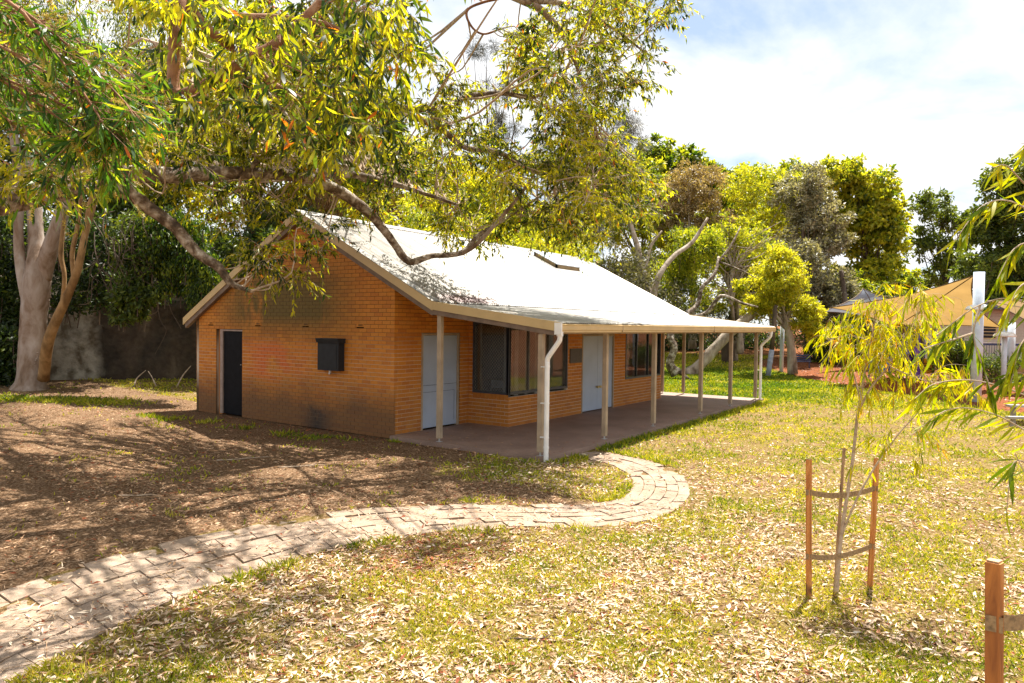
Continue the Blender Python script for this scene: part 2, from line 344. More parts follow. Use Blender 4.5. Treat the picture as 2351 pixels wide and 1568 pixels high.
MB, MM, MR = m_brick(), m_mortar(), m_roof()
CREAM = plain('cream_paint', (.52, .37, .17), .45, var=.06, sc=2)
BEIGE = plain('beige_paint', (.36, .27, .18), .6, var=.1, sc=4, bmp=.002)
BROWNT = plain('brown_trim', (.17, .115, .08), .7)
WHITEP = plain('white_pipe', (.78, .76, .74), .35, var=.04)
GREYDOOR = plain('grey_door_paint', (.36, .42, .52), .45, var=.05, sc=1.5)
BLACKDOOR = plain('black_door_paint', (.006, .006, .008), .7, var=.2, spec=.15)
FRAME = plain('window_frame_metal', (.045, .048, .055), .4)
CHARC = plain('charcoal_metal', (.022, .022, .024), .65, var=.1, spec=.25)
CONC = plain('veranda_concrete', (.25, .165, .13), .8, var=.16, sc=2.5, bmp=.002)
def slab_mat():
    m, t, b = mat('veranda_slab'); c = ramp(t, noise(t, 1.1, 5), [(.35, (.17, .095, .065)), (.65, (.30, .185, .135))])
    c = mixc(t, .4, c, ramp(t, noise(t, 120, 2, .8), [(.4, (.13, .08, .06)), (.65, (.42, .33, .28))])); t.links.new(c, b.inputs['Base Color']); b.inputs['Roughness'].default_value = .7; bump(t, b, noise(t, 90, 3), .003); return m
SLAB = slab_mat()
BRASS = plain('brass', (.55, .42, .2), .35, .8)
STEEL = plain('galvanised_steel', (.5, .5, .5), .4, .7)
INT = plain('interior_wall', (.40, .35, .27), .8); INTF = plain('interior_floor', (.05, .06, .045), .6)
CURT = plain('curtain_cloth', (.66, .62, .55), .9, sc=3); PLAQ = plain('bronze_plaque', (.10, .075, .05), .45, .5)
RED = plain('red_plastic', (.6, .02, .03), .4); PAPER = plain('paper', (.75, .75, .72), .8, var=.03)
WHITEC = plain('white_plastic', (.6, .66, .7), .4)
def glassm():
    m, t, b = mat('window_glass'); g = t.nodes.new('ShaderNodeBsdfGlossy'); g.inputs['Roughness'].default_value = .02; g.inputs[0].default_value = (.9, .9, .9, 1)
    tr = t.nodes.new('ShaderNodeBsdfTransparent'); tr.inputs[0].default_value = (.66, .69, .70, 1); mx_ = t.nodes.new('ShaderNodeMixShader'); mx_.inputs[0].default_value = .10
    t.links.new(tr.outputs[0], mx_.inputs[1]); t.links.new(g.outputs[0], mx_.inputs[2]); t.links.new(mx_.outputs[0], t.nodes['Material Output'].inputs[0]); return m
GLASS = glassm()
GUM = m_bark('smooth_gum_bark', [(.32, (.10, .06, .035)), (.43, (.22, .15, .105)), (.56, (.33, .265, .22)), (.75, (.46, .41, .38))], 2.2, (1, 1, .45), .012)
RBARK = m_bark('rough_dark_bark', [(.3, (.03, .02, .014)), (.46, (.13, .09, .06)), (.56, (.32, .26, .2)), (.7, (.58, .54, .48))], 6, (1, 1, 1), .03)
REDB = m_bark('red_brown_bark', [(.3, (.11, .045, .025)), (.55, (.27, .13, .065)), (.75, (.40, .25, .15))], 6, (1, 1, 1), .008)
TANB = m_bark('tan_bark', [(.3, (.13, .07, .025)), (.6, (.32, .19, .08)), (.8, (.42, .29, .15))], 4, (1, 1, .5), .01)
PAPB = m_bark('paperbark', [(.3, (.13, .09, .06)), (.55, (.38, .31, .24)), (.8, (.58, .52, .45))], 3, (1, 1, .4), .03)
TWIG = m_bark('pale_twig', [(.3, (.28, .19, .12)), (.7, (.55, .44, .33))], 12, (1, 1, 1), .002)
DBARK = m_bark('dark_bark', [(.3, (.04, .028, .02)), (.7, (.16, .115, .08))], 3, (1, 1, .3), .03)
LF_MID = leafmat('gum_leaf', [(0, (.015, .032, .010)), (.3, (.055, .085, .012)), (.60, (.24, .26, .014)), (.94, (.47, .43, .022)), (1, (.45, .13, .02))], .58, 2.0)
LF_NEAR = leafmat('near_green_leaf', [(0, (.012, .045, .012)), (.4, (.06, .15, .014)), (.75, (.22, .30, .02)), (.96, (.38, .36, .03)), (1, (.5, .13, .02))], .5, 1.9)
LF_SAP = leafmat('sapling_leaf', [(0, (.05, .10, .006)), (.4, (.18, .25, .006)), (.85, (.46, .42, .004)), (.985, (.46, .36, .008)), (1, (.42, .20, .01))], .55, 1.7, .5, .2)
LF_BRIGHT = leafmat('bright_tree_leaf', [(0, (.018, .045, .006)), (.3, (.10, .15, .014)), (.65, (.26, .29, .02)), (1, (.44, .42, .04))], .52, 1.9)
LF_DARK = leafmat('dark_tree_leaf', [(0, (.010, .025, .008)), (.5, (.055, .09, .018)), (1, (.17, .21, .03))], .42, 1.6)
LF_GREY = leafmat('grey_green_leaf', [(0, (.05, .05, .03)), (.5, (.19, .18, .11)), (1, (.46, .43, .32))], .3, 1.3)
LF_PINK = leafmat('russet_leaf', [(0, (.10, .065, .03)), (.5, (.32, .24, .12)), (1, (.55, .42, .26))], .35, 1.2)
LF_CAS = leafmat('casuarina_needle', [(0, (.045, .05, .035)), (.6, (.13, .125, .08)), (1, (.26, .22, .14))], .25, 1.2)
LF_VINE = leafmat('dry_vine', [(0, (.07, .035, .015)), (.6, (.26, .13, .05)), (1, (.36, .24, .10))], .4, 1.4)
YFL = leafmat('yellow_blossom', [(0, (.45, .34, .05)), (1, (.75, .65, .25))], .4, 1.2)
LITTER = leafmat('dead_leaf', [(0, (.14, .035, .012)), (.12, (.34, .09, .03)), (.22, (.36, .21, .12)), (.5, (.56, .38, .25)), (.8, (.72, .56, .43)), (1, (.82, .72, .62))], .1, 1., .7)
GRASSM = leafmat('grass_blade', [(0, (.06, .12, .008)), (.35, (.20, .26, .012)), (.7, (.42, .40, .02)), (1, (.58, .48, .14))], .4, 1.4, .6)
STAKE = m_wood('stake_timber', (.22, .065, .014), (.50, .18, .035), (.64, .34, .11)); STAKE2 = m_wood('old_stake_timber', (.16, .09, .05), (.36, .22, .11), (.5, .34, .2))
WEB = plain('hessian_webbing', (.30, .195, .10), .9, var=.2, sc=60, bmp=.002)
SAILT = None
def sailm(name, c, tr_):
    m, t, b = mat(name); n = noise(t, 1.2, 5); c1 = ramp(t, n, [(.3, tuple(x*.8 for x in c)), (.7, c)]); t.links.new(c1, b.inputs['Base Color']); b.inputs['Roughness'].default_value = .8
    tr = t.nodes.new('ShaderNodeBsdfTranslucent'); t.links.new(c1, tr.inputs[0]); mx_ = t.nodes.new('ShaderNodeMixShader'); mx_.inputs[0].default_value = tr_
    t.links.new(b.outputs[0], mx_.inputs[1]); t.links.new(tr.outputs[0], mx_.inputs[2]); t.links.new(mx_.outputs[0], t.nodes['Material Output'].inputs[0]); return m
SAILT = sailm('tan_sail_cloth', (.32, .20, .068), .5); SAILG = sailm('grey_sail_cloth', (.30, .34, .40), .3)
POLE = plain('pale_blue_pole_paint', (.50, .57, .66), .4, var=.05)
PURPLE = plain('purple_plastic', (.16, .07, .50), .35); BLUE = plain('blue_plastic', (.015, .08, .42), .3); YEL = plain('yellow_plastic', (.75, .36, .02), .4); NAVY = plain('navy_paint', (.015, .03, .09), .4)
ROCK = m_rock()

# ------------------------------------------------------------------ path geometry
inner = np.array([[.95, -3.86], [0.84, -3.98], [.59, -4.45], [.29, -4.95], [-.1, -5.39], [-.58, -5.78], [-1.2, -6.05], [-1.77, -6.15], [-2.16, -6.02], [-2.49, -5.75], [-2.86, -5.3], [-3.32, -4.75], [-4.0, -4.1], [-4.8, -3.6], [-5.5, -3.3], [-6.3, -3.12], [-7.1, -3.12], [-8.1, -3.35], [-9.2, -3.75], [-10.6, -4.3], [-12, -4.9]])
outer = np.array([[1.62, -3.86], [1.59, -4.0], [1.38, -4.55], [1.1, -5.25], [.63, -5.9], [-.1, -6.46], [-.85, -6.83], [-1.65, -7.0], [-2.3, -6.98], [-2.9, -6.75], [-3.4, -6.33], [-3.9, -5.75], [-4.6, -5.2], [-5.3, -4.86], [-6.0, -4.7], [-6.7, -4.66], [-7.4, -4.74], [-8.2, -5.0], [-9.0, -5.4], [-10.1, -6.0], [-11.4, -6.7]])
def resample(P, n):
    P = smooth_path(np.column_stack([P, np.zeros(len(P))]), 10)[:, :2]
    d = np.concatenate([[0], np.cumsum(np.linalg.norm(np.diff(P, axis=0), axis=1))]); s = np.linspace(0, d[-1], n)
    return np.column_stack([np.interp(s, d, P[:, 0]), np.interp(s, d, P[:, 1])])
NS = 400
# match both edges by control-point parameter so that rows run straight across
pi_ = smooth_path(np.column_stack([inner, np.zeros(len(inner))]), 20)[:, :2]; po_ = smooth_path(np.column_stack([outer, np.zeros(len(outer))]), 20)[:, :2]
mid = (pi_+po_)/2; dm = np.concatenate([[0], np.cumsum(np.linalg.norm(np.diff(mid, axis=0), axis=1))]); PLEN = dm[-1]
def path_pt(s, v):
    a = np.array([np.interp(s, dm, pi_[:, 0]), np.interp(s, dm, pi_[:, 1])]); b = np.array([np.interp(s, dm, po_[:, 0]), np.interp(s, dm, po_[:, 1])]); return a*(1-v)+b*v
def inpoly(x, y, poly):
    x = np.asarray(x, float); y = np.asarray(y, float); c = np.zeros(x.shape, bool); n = len(poly); j = n-1
    for i in range(n):
        xi, yi = poly[i]; xj, yj = poly[j]
        c ^= ((yi > y) != (yj > y)) & (x < (xj-xi)*(y-yi)/(yj-yi+1e-12)+xi); j = i
    return c
PPOLY = np.vstack([pi_[::6], po_[::-6]])
NPOLY = np.vstack([pi_[::6], [[-14, -4], [-30, 0], [-30, 40], [.95, 40]]])      # north side of the path: bare dirt
def grass_w(x, y):
    north = inpoly(x, y, NPOLY)
    g = np.where(north, .8*sstep(-3.0, -1.2, x)*sstep(-1.8, -3.4, y), 1.)
    g = np.where(north & (x < -6.5), .05, g)
    g = np.maximum(g, .12*np.exp(-((x+1.1)/.35)**2)*(y > -3)*(y < 8))
    g = np.maximum(g, .4*sstep(11, 14, y)*np.exp(-((x+1.5)/2.5)**2))
    return g
def mulch_w(x, y):
    # playground soft-fall: right of a line from (26,-1) to (16,-9.5)
    d = (x-26.3)*.75-(y+1.6)*(-.0)-(y+1.6)*-.0
    L = (x-16.6)-( (y+9.3)*1.24 )        # boundary line
    w = sstep(-.4, .5, L)*sstep(1.5, 0, y-.02*x)
    far = sstep(33, 37, x)*.8
    return np.clip(np.maximum(w*(y < 1.5), far*(y > -3)), 0, 1)
def lush_w(x, y): return sstep(12.6, 14.5, x)*sstep(30, 26, x)*sstep(-6.5, -3, y)*(.4+.9*vnoise(x*.5, y*.5))

# ------------------------------------------------------------------ ground
n = 420
u = np.linspace(-1, 1, n); gxs = -3+np.sinh(u*5.2)/np.sinh(5.2)*420; gys = -3+np.sinh(u*5.2)/np.sinh(5.2)*420
GX, GY = np.meshgrid(gxs, gys, indexing='ij'); GZ = hgt(GX, GY)
onp = inpoly(GX.ravel(), GY.ravel(), PPOLY).reshape(GX.shape); GZ = GZ-.012*onp
a = Acc(); idx = np.arange(n*n).reshape(n, n)
a.add(np.stack([GX, GY, GZ], -1).reshape(-1, 3), np.stack([idx[:-1, :-1], idx[1:, :-1], idx[1:, 1:], idx[:-1, 1:]], -1).reshape(-1, 4))
g = a.obj('ground', m_ground(), smooth=True); g['kind'] = 'structure'
for nm, f in (('grass', grass_w), ('mulch', mulch_w), ('lush', lush_w)):
    at_ = g.data.attributes.new(nm, 'FLOAT', 'POINT'); at_.data.foreach_set('value', np.clip(f(GX.ravel(), GY.ravel()), 0, 1).astype(np.float32))

# path of pavers: each one a part
pe = empty('path', (0, 0, 0), None, None); pe['kind'] = 'structure'
PAV = m_paver(); lanes = 5; step = .37; cnt = 0
for ln in range(lanes):
    s = -.15*(ln % 2)+rng.random()*.03; 
    while s < PLEN-.3:
        s0 = max(s, 0)+.006; s1 = s+step-.006; s += step
        if s1-s0 < .08: continue
        if s0 > 13.2 and ln in (0, 4) and rng.random() < .1: continue
        v0 = ln/lanes+.006; v1 = (ln+1)/lanes-.006; q = [path_pt(s0, v0), path_pt(s1, v0), path_pt(s1, v1), path_pt(s0, v1)]
        c = np.mean(q, axis=0); h = float(hgt(c[0], c[1])); tl = rng.normal(0, .004, 4); dz = .008+rng.normal(0, .004)-(.022*(ln == 0)*(s0 > 8.3)*rng.random())-(.014*(rng.random() < .12))
        top = [(p[0], p[1], h+dz+tl[i]+(float(hgt(p[0], p[1]))-h)*.8) for i, p in enumerate(q)]; bot = [(p[0], p[1], h-.06) for p in q]
        ac = Acc(); ac.add(np.array(bot+top), BF, rng.random()); ac.obj('paver', PAV, pe); cnt += 1
print('pavers', cnt)

# ------------------------------------------------------------------ the pavilion
LAB = 'orange brick park pavilion with pale corrugated iron roof and long posted veranda'
bd = empty('brick_pavilion', (0, 0, 0), LAB, 'building')
C = .086
def zf(y): return np.where(y < -1.14, 2.77+(y+1.14)*.13, np.where(y < 3.08, 2.79+.506*(y+1.14), 4.926-.529*(y-3.08)))
ALLB = []   # (wallobj, center, half(along,depth), dirs, score)
def brickwall(o, d, nrm, L, holes=(), roofline=None, z0=-.086, z1=2.6, sill=None):
    o = np.array([*o, 0.]); d = np.array([*d, 0.]); nrm = np.array([*nrm, 0.]); back = Acc(); bl = []
    k = int(round(z0/C))
    while k*C < z1-.01:
        za_, zb_ = k*C, (k+1)*C; iv = [(0., L)]
        if roofline is not None:
            ss = np.linspace(0, L, 400); ok = roofline(ss)-.02 > zb_
            iv = [(ss[ok][0], ss[ok][-1])] if ok.any() else []
        for (s0, s1, h0, h1) in holes:
            if zb_-.02 > h0 and za_+.02 < h1:
                iv = [q for (a_, b_) in iv for q in ((a_, min(b_, s0)), (max(a_, s1), b_)) if q[1]-q[0] > .02]
        for (a_, b_) in iv:
            p0 = o+d*a_-nrm*.008; p1 = o+d*b_-nrm*.008
            V = [p0-nrm*.1, p1-nrm*.1, p1, p0]; V = [v+np.array([0, 0, za_]) for v in V]+[v+np.array([0, 0, zb_]) for v in V]
            back.add(V, BF)
            s = -(k % 2)*.12
            while s < b_:
                c0, c1 = max(s, a_), min(s+.23, b_)
                if c1-c0 > .025: bl.append((c0, c1, za_+.005, zb_-.005))
                s += .24
        k += 1
    w = back.obj('wall', MM, bd)
    for (c0, c1, a_, b_) in bl:
        c = o+d*(c0+c1)/2; c[2] = (a_+b_)/2; v = c-CAM; dep = v@FW
        vis = max(0, -(v@nrm))/np.linalg.norm(v); px = 1175.5+FPX*(v@RT)/dep
        sc = vis*(c1-c0)/dep**2*(1 if -50 < px < 2400 else 0); ALLB.append([w, c, c1-c0, b_-a_, d, nrm, sc])
    return w
H_G = [(5.35, 6.50, -1, 2.15), (1.55, 2.2, 1.3, 1.9)]
for yv in (6.75, 4.71, 2.88, 1.04): H_G.append((yv-.115, yv+.115, 2.26, 2.34))
brickwall((0, .003), (0, 1), (-1, 0), 7.42, H_G, lambda s: zf(s)-.05, z1=5)                # gable
brickwall((.003, 0), (1, 0), (0, -1), 2.487, [(.84, 2.16, -1, 2.14)], None, z1=3.2)          # recess beside the door
brickwall((2.49, 0), (0, -1), (-1, 0), 1.177, [(.13, 1.2, .74, 2.42)], None, z1=2.6)         # bay side
brickwall((2.493, -1.18), (1, 0), (0, -1), 8.6, [(-.1, 2.61, .74, 2.42), (3.37, 5.22, -1, 2.12), (5.96, 8.53, .77, 2.4)], None, z1=2.6)   # long front
brickwall((11.093, -1.177), (0, 1), (1, 0), 8.6, (), lambda s: zf(s-1.18)-.05, z1=5)         # far gable
brickwall((11.09, 7.42), (-1, 0), (0, 1), 11.09, (), None, z1=2.45)                          # back
ALLB.sort(key=lambda b: -b[6])
bm_ = []
for i in range(9):
    a = Acc(); box(a, (-.5, -.5, -.5), (.5, .5, .5), (i+.5)/9); bm_.append(a.mesh('brick', MB))
for i, (w, c, ln, hh, d, nr, sc) in enumerate(ALLB[:300]):
    o = bpy.data.objects.new('brick', bm_[rng.integers(9)]); COL.objects.link(o); o.parent = w
    m = np.eye(4); m[:3, 0] = d*ln; m[:3, 1] = -nr*.02; m[:3, 2] = (0, 0, hh)
    m[:3, 3] = c-nr*(.01+rng.random()*.002); o.matrix_local = Matrix(m.tolist())
rest = {}
for (w, c, ln, hh, d, nr, sc) in ALLB[300:]:
    a = rest.setdefault(w.name, (w, Acc()))[1]; e = .01+rng.random()*.002; x = d*ln/2; y = nr*.01; z = np.array([0, 0, hh/2]); c = c-nr*e
    a.add([c-x-y-z, c+x-y-z, c+x+y-z, c-x+y-z, c-x-y+z, c+x-y+z, c+x+y+z, c-x+y+z], BF, rng.random())
for w, a in rest.values(): a.obj('brickwork', MB, w, kind='stuff')

# slab
s_ = Acc(); box(s_, (-.12, -3.86, -.22), (13.35, -.004, 0)); box(s_, (11.2, -.004, -.22), (13.35, 1.6, 0)); s_.obj('veranda_slab', SLAB, bd)
# inside of the walls, floor and ceiling
box(Acc(), (2.7, -1.0, .0), (10.9, 7.2, .02)).obj('interior_floor', INTF, bd)
it = Acc(); box(it, (5.6, -1.0, .02), (5.65, 4.5, 2.6)); box(it, (2.62, 3.4, .02), (5.6, 3.45, 2.6)); box(it, (2.62, -.02, .02), (2.66, 3.4, 2.6)); it.obj('interior_wall', INT, bd)
box(Acc(), (2.6, -1.05, 2.62), (10.95, 7.2, 2.66)).obj('ceiling', INT, bd)

# roofs
def corr(x0, x1, y0, z0, y1, z1, amp=.010, pitch=.076, mat_=MR, name='roof'):
    xs = np.arange(x0, x1, pitch/8); nx = len(xs); ys = np.linspace(0, 1, 5); t = np.array([0, y1-y0, z1-z0]); t /= np.linalg.norm(t); nz = np.cross([1, 0, 0], t); nz = nz if nz[2] > 0 else -nz
    w = amp*np.sin(xs/pitch*2*np.pi); V = []
    for q in ys: V.append(np.stack([xs, y0+(y1-y0)*q+w*nz[1], z0+(z1-z0)*q+w*nz[2]], -1))
    V = np.concatenate(V); i = np.arange(4)[:, None]*nx; j = np.arange(nx-1)[None]
    a = Acc(); a.add(V, np.stack([i+j, i+j+1, i+nx+j+1, i+nx+j], -1).reshape(-1, 4)); return a.obj(name, mat_, bd, smooth=True)
roof = corr(-.11, 13.48, -1.17, 2.79, 3.08, 4.94)
corr(-.11, 13.48, 7.86, 2.42, 3.08, 4.94); corr(-.11, 13.48, -4.13, 2.395, -1.08, 2.772, name='veranda_roof')
rc = Acc(); prism(rc, [(-.19, -.075), (-.19, -.083), (0, .02), (.19, -.083), (.19, -.075), (0, .03)], (-.13, 3.08, 4.945), (13.5, 3.08, 4.945), (0, 1, 0), (0, 0, 1)); rc.obj('ridge_cap', MR, bd)
def barge(x, y0, z0, y1, z1, h, thick=.022, m_=CREAM, nm='barge_board'):
    a = Acc(); V = [(x, y0, z0-h), (x+thick, y0, z0-h), (x+thick, y1, z1-h), (x, y1, z1-h), (x, y0, z0), (x+thick, y0, z0), (x+thick, y1, z1), (x, y1, z1)]
    a.add(V, BF); a.obj(nm, m_, bd)
for x in (-.135, 13.48):
    barge(x, -1.165, 2.80, 3.08, 4.96, .185); barge(x, 3.08, 4.96, 7.87, 2.43, .185); barge(x, -4.14, 2.405, -1.168, 2.80, .165)
barge(-.11, -1.14, 2.72, 3.08, 4.86, .20, .1, BROWNT, 'soffit_board'); barge(-.11, 3.08, 4.86, 7.8, 2.36, .20, .1, BROWNT, 'soffit_board'); barge(-.11, -4.02, 2.33, -1.143, 2.70, .16, .05, BROWNT, 'soffit_board')
# flashing along the near barge: pale turned strip
fl = Acc(); fl.add([(-.15, -1.165, 2.815), (.1, -1.165, 2.812), (.1, 3.08, 4.965), (-.15, 3.08, 4.97)], np.array([[0, 1, 2, 3]])); fl.obj('barge_flashing', MR, bd)
# ceiling lining under veranda + rafters
vl = Acc(); vl.add([(-.05, -4.0, 2.33), (13.4, -4.0, 2.33), (13.4, -1.19, 2.69), (-.05, -1.19, 2.69)], np.array([[0, 3, 2, 1]])); vl.add([(-.05, -1.19, 2.69), (2.45, -1.19, 2.69), (2.45, -.005, 3.2), (-.05, -.005, 3.2)], np.array([[0, 3, 2, 1]]))
vl.obj('veranda_lining', BEIGE, bd)
gu = Acc(); prism(gu, [(0, 0), (.0, .035), (.018, .045), (.018, .12), (.03, .14), (.0, .15), (.006, .155), (-.0, .155), (-.012, .145), (-.01, .05), (-.1, .05), (-.1, 0)][::-1], (-.13, -4.145, 2.228), (13.5, -4.145, 2.228), (0, -1, 0), (0, 0, 1)); gu.obj('gutter', CREAM, bd)
box(Acc(), (-.145, -4.175, 2.19), (-.112, -4.03, 2.40)).obj('gutter_stop_end', WHITEP, bd)
for xj in (2.25, 7.6): box(Acc(), (xj, -4.172, 2.232), (xj+.012, -4.146, 2.38)).obj('gutter_joint', BEIGE, bd)
box(Acc(), (-.04, -3.75, 2.19), (13.2, -3.65, 2.33)).obj('veranda_beam', BEIGE, bd)
# timber posts on steel feet
for (x, y, zt) in [(-.02, -3.69, 2.19), (2.43, -3.69, 2.19), (4.87, -3.69, 2.19), (7.94, -3.69, 2.19), (10.42, -3.69, 2.19), (12.95, -3.69, 2.19), (-.01, -1.28, 2.62), (13.05, -1.17, 2.62), (12.78, -.5, 2.95)]:
    h_ = .05; p = Acc(); prism(p, [(-h_, -.042), (-.042, -h_), (.042, -h_), (h_, -.042), (h_, .042), (.042, h_), (-.042, h_), (-h_, .042)], (x, y, .07), (x, y, zt), (1, 0, 0), (0, 1, 0)); po = p.obj('post', BEIGE, bd)
    f = Acc(); box(f, (x-.012, y-.012, -.02), (x+.012, y+.012, .07)); box(f, (x-.05, y-.05, 0.001), (x+.05, y+.05, .008)); f.obj('post_foot', STEEL, po)
# downpipes
for (x, y0) in ((-.09, -3.86), (13.12, -3.80)):
    dp = Acc(); tube(dp, [(x+.02, -4.1, 2.24), (x+.02, -4.1, 2.12), (x+.02, -4.07, 2.05), (x, y0-.03, 1.80), (x, y0, 1.72), (x, y0, 1.6), (x, y0, .7), (x, y0, .02), (x, y0, -.08)], .045, 14, 4); d_ = dp.obj('downpipe', WHITEP, bd, smooth=True)
    c_ = Acc(); tube(c_, [(x, y0, .16), (x, y0, .2)], .050, 14, 1, smooth=False); tube(c_, [(x+.02, -4.1, 2.16), (x+.02, -4.1, 2.24)], .06, 12, 1, smooth=False); c_.obj('pipe_collar', WHITEP, d_)
    for zc in (1.6, .95, .34):
        c_ = Acc(); tube(c_, [(x, y0, zc), (x, y0, zc+.025)], .05, 14, 1, smooth=False); box(c_, (x-.01, y0+.02, zc), (x+.05, y0+.13, zc+.018)); c_.obj('pipe_bracket', WHITEP, d_)
lapm = []
for k_ in range(1, 18):
    x = -.11+k_*.762; a = Acc(); V = [(x-.012, -1.17, 2.79+.0125), (x+.012, -1.17, 2.79+.0125), (x+.012, 3.0, 2.79+4.17*.506+.0125), (x-.012, 3.0, 2.79+4.17*.506+.0125)]; a.add(V+[(v[0], v[1], v[2]+.006) for v in V], BF); a.obj('sheet_lap', MR, roof)
# skylight
def rz(y): return 2.80+.506*(y+1.17)
sk = Acc()
for (x0, x1, y0, y1) in ((9.0, 9.06, 1.6, 2.5), (10.44, 10.5, 1.6, 2.5), (9.0, 10.5, 1.6, 1.66), (9.0, 10.5, 2.44, 2.5)):
    V = [(x0, y0, rz(y0)-.02), (x1, y0, rz(y0)-.02), (x1, y1, rz(y1)-.02), (x0, y1, rz(y1)-.02)]; sk.add(V+[(v[0], v[1], v[2]+.16) for v in V], BF)
so = sk.obj('skylight', plain('skylight_frame', (.22, .15, .06), .6), roof); t_ = Acc(); V = [(8.98, 1.58, rz(1.58)+.142), (10.52, 1.58, rz(1.58)+.142), (10.52, 2.52, rz(2.52)+.142), (8.98, 2.52, rz(2.52)+.142)]; t_.add(V+[(v[0], v[1], v[2]+.03) for v in V], BF)
t_.obj('skylight_lid', WHITEC, roof)
fz = Acc(); V = [(8.8, 1.3, rz(1.3)+.014), (10.7, 1.3, rz(1.3)+.014), (10.7, 3.0, rz(3.0)+.014), (8.8, 3.0, rz(3.0)+.014)]; fz.add(V, np.array([[0, 1, 2, 3]])); fz.obj('skylight_flashing', MR, roof)

# doors
def door(x0, x1, ztop, y, leaves_n, fr=.05):
    f = Acc(); box(f, (x0-fr, y-.008, 0.0), (x0, y+.09, ztop)); box(f, (x1, y-.008, 0.0), (x1+fr, y+.09, ztop)); box(f, (x0-fr, y-.008, ztop), (x1+fr, y+.09, ztop+.045)); f.obj('door_frame', BEIGE, bd)
    w = (x1-x0)/leaves_n
    for i in range(leaves_n):
        dd = box(Acc(), (x0+w*i+.004, y+.03, .03), (x0+w*(i+1)-.004, y+.075, ztop-.006)).obj('door', GREYDOOR, bd)
        hx = x0+w-.075 if i == 0 else x0+w+.075
        if leaves_n == 2:
            h = Acc(); tube(h, [(hx, y+.03, .98-.32), (hx, y-.03, .98-.32)], .024, 10, 1, smooth=False); tube(h, [(hx, y-.02, .98-.32), (hx, y-.055, .98-.32)], .036, 12, 1, smooth=False); h.obj('handle', BRASS, dd)
        for zh in (.35, 1.75):
            xx = x0+.0 if i == 0 else x1-.012
            box(Acc(), (xx, y+.018, zh), (xx+.012, y+.03, zh+.1)).obj('hinge', BRASS, dd)
    return dd
d1 = door(.89, 2.08, 2.095, 0.0, 1)
for (za_, zb_) in ((.0, 0.0),): pass
tr = Acc(); box(tr, (.90, .022, .955), (2.07, .0295, .975)); box(tr, (.90, .022, .83), (2.07, .0295, .85)); box(tr, (.90, .022, .04), (2.07, .0295, .12)); box(tr, (2.0, .022, .12), (2.07, .0295, .83)); tr.obj('door_rail', GREYDOOR, d1); tr = Acc(); box(tr, (.90, .0265, .976), (2.07, .0296, .984)); box(tr, (.90, .0265, .822), (2.07, .0296, .829)); box(tr, (1.99, .0265, .13), (1.999, .0296, .82)); tr.obj('door_groove', FRAME, d1)
door(5.905, 7.665, 2.075, -1.18, 2)
box(Acc(), (7.22, -1.155, 1.80), (7.30, -1.151, 1.90)).obj('red_sticker', RED, bd)
# black door on the gable, set back in its reveal
bf = Acc(); box(bf, (.02, 6.24, -.05), (.11, 6.36, 2.10)); box(bf, (.02, 5.36, 2.10), (.11, 6.36, 2.14)); bf.obj('door_frame', plain('lilac_frame', (.30, .22, .18), .6), bd)
rv = Acc(); box(rv, (.09, 6.36, -.1), (.2, 6.52, 2.15)); rv.obj('door_reveal', MB, bd)
bdr = box(Acc(), (.06, 5.36, -.05), (.10, 6.24, 2.10)).obj('door', BLACKDOOR, bd); h = Acc(); tube(h, [(.06, 5.47, 1.25), (.03, 5.47, 1.25)], .013, 8, 1, smooth=False); h.obj('lock', STEEL, bdr)
tag(bdr, 'black door')
# vents, meter box, plaque
for yv in (6.75, 4.71, 2.88, 1.04):
    v = Acc(); box(v, (-.004, yv-.112, 2.263), (.03, yv+.112, 2.338), .75); v = v.obj('vent', MB, bd); sl = Acc()
    for zs in (2.285, 2.308): box(sl, (-.0055, yv-.085, zs), (-.0045, yv+.055, zs+.012))
    sl.obj('vent_slot', BLACKDOOR, v)
mbx = box(Acc(), (-.17, 1.54, 1.28), (0.0, 2.24, 1.90)).obj('meter_box', CHARC, bd)
hd = Acc(); prism(hd, [(0, 1.90), (-.20, 1.90), (-.235, 1.985), (-.225, 2.0), (0, 2.0)][::-1], (0, 1.50, 0), (0, 2.25, 0), (1, 0, 0), (0, 0, 1)); hd.obj('meter_box_hood', CHARC, mbx)
ft = Acc(); tube(ft, [(-.08, 1.92, 1.28), (-.08, 1.92, 1.22)], .03, 10, 1, smooth=False); box(ft, (-.10, 1.90, 1.19), (-.06, 1.95, 1.22)); ft.obj('meter_box_spout', STEEL, mbx); box(Acc(), (-.178, 1.60, 1.33), (-.171, 2.18, 1.86)).obj('meter_box_door', CHARC, mbx)
pq = box(Acc(), (5.20, -1.205, 1.37), (5.81, -1.181, 1.75)).obj('plaque', PLAQ, bd); box(Acc(), (5.22, -1.209, 1.39), (5.79, -1.2055, 1.73)).obj('plaque_face', plain('plaque_face', (.07, .055, .045), .5, .3, sc=20), pq)

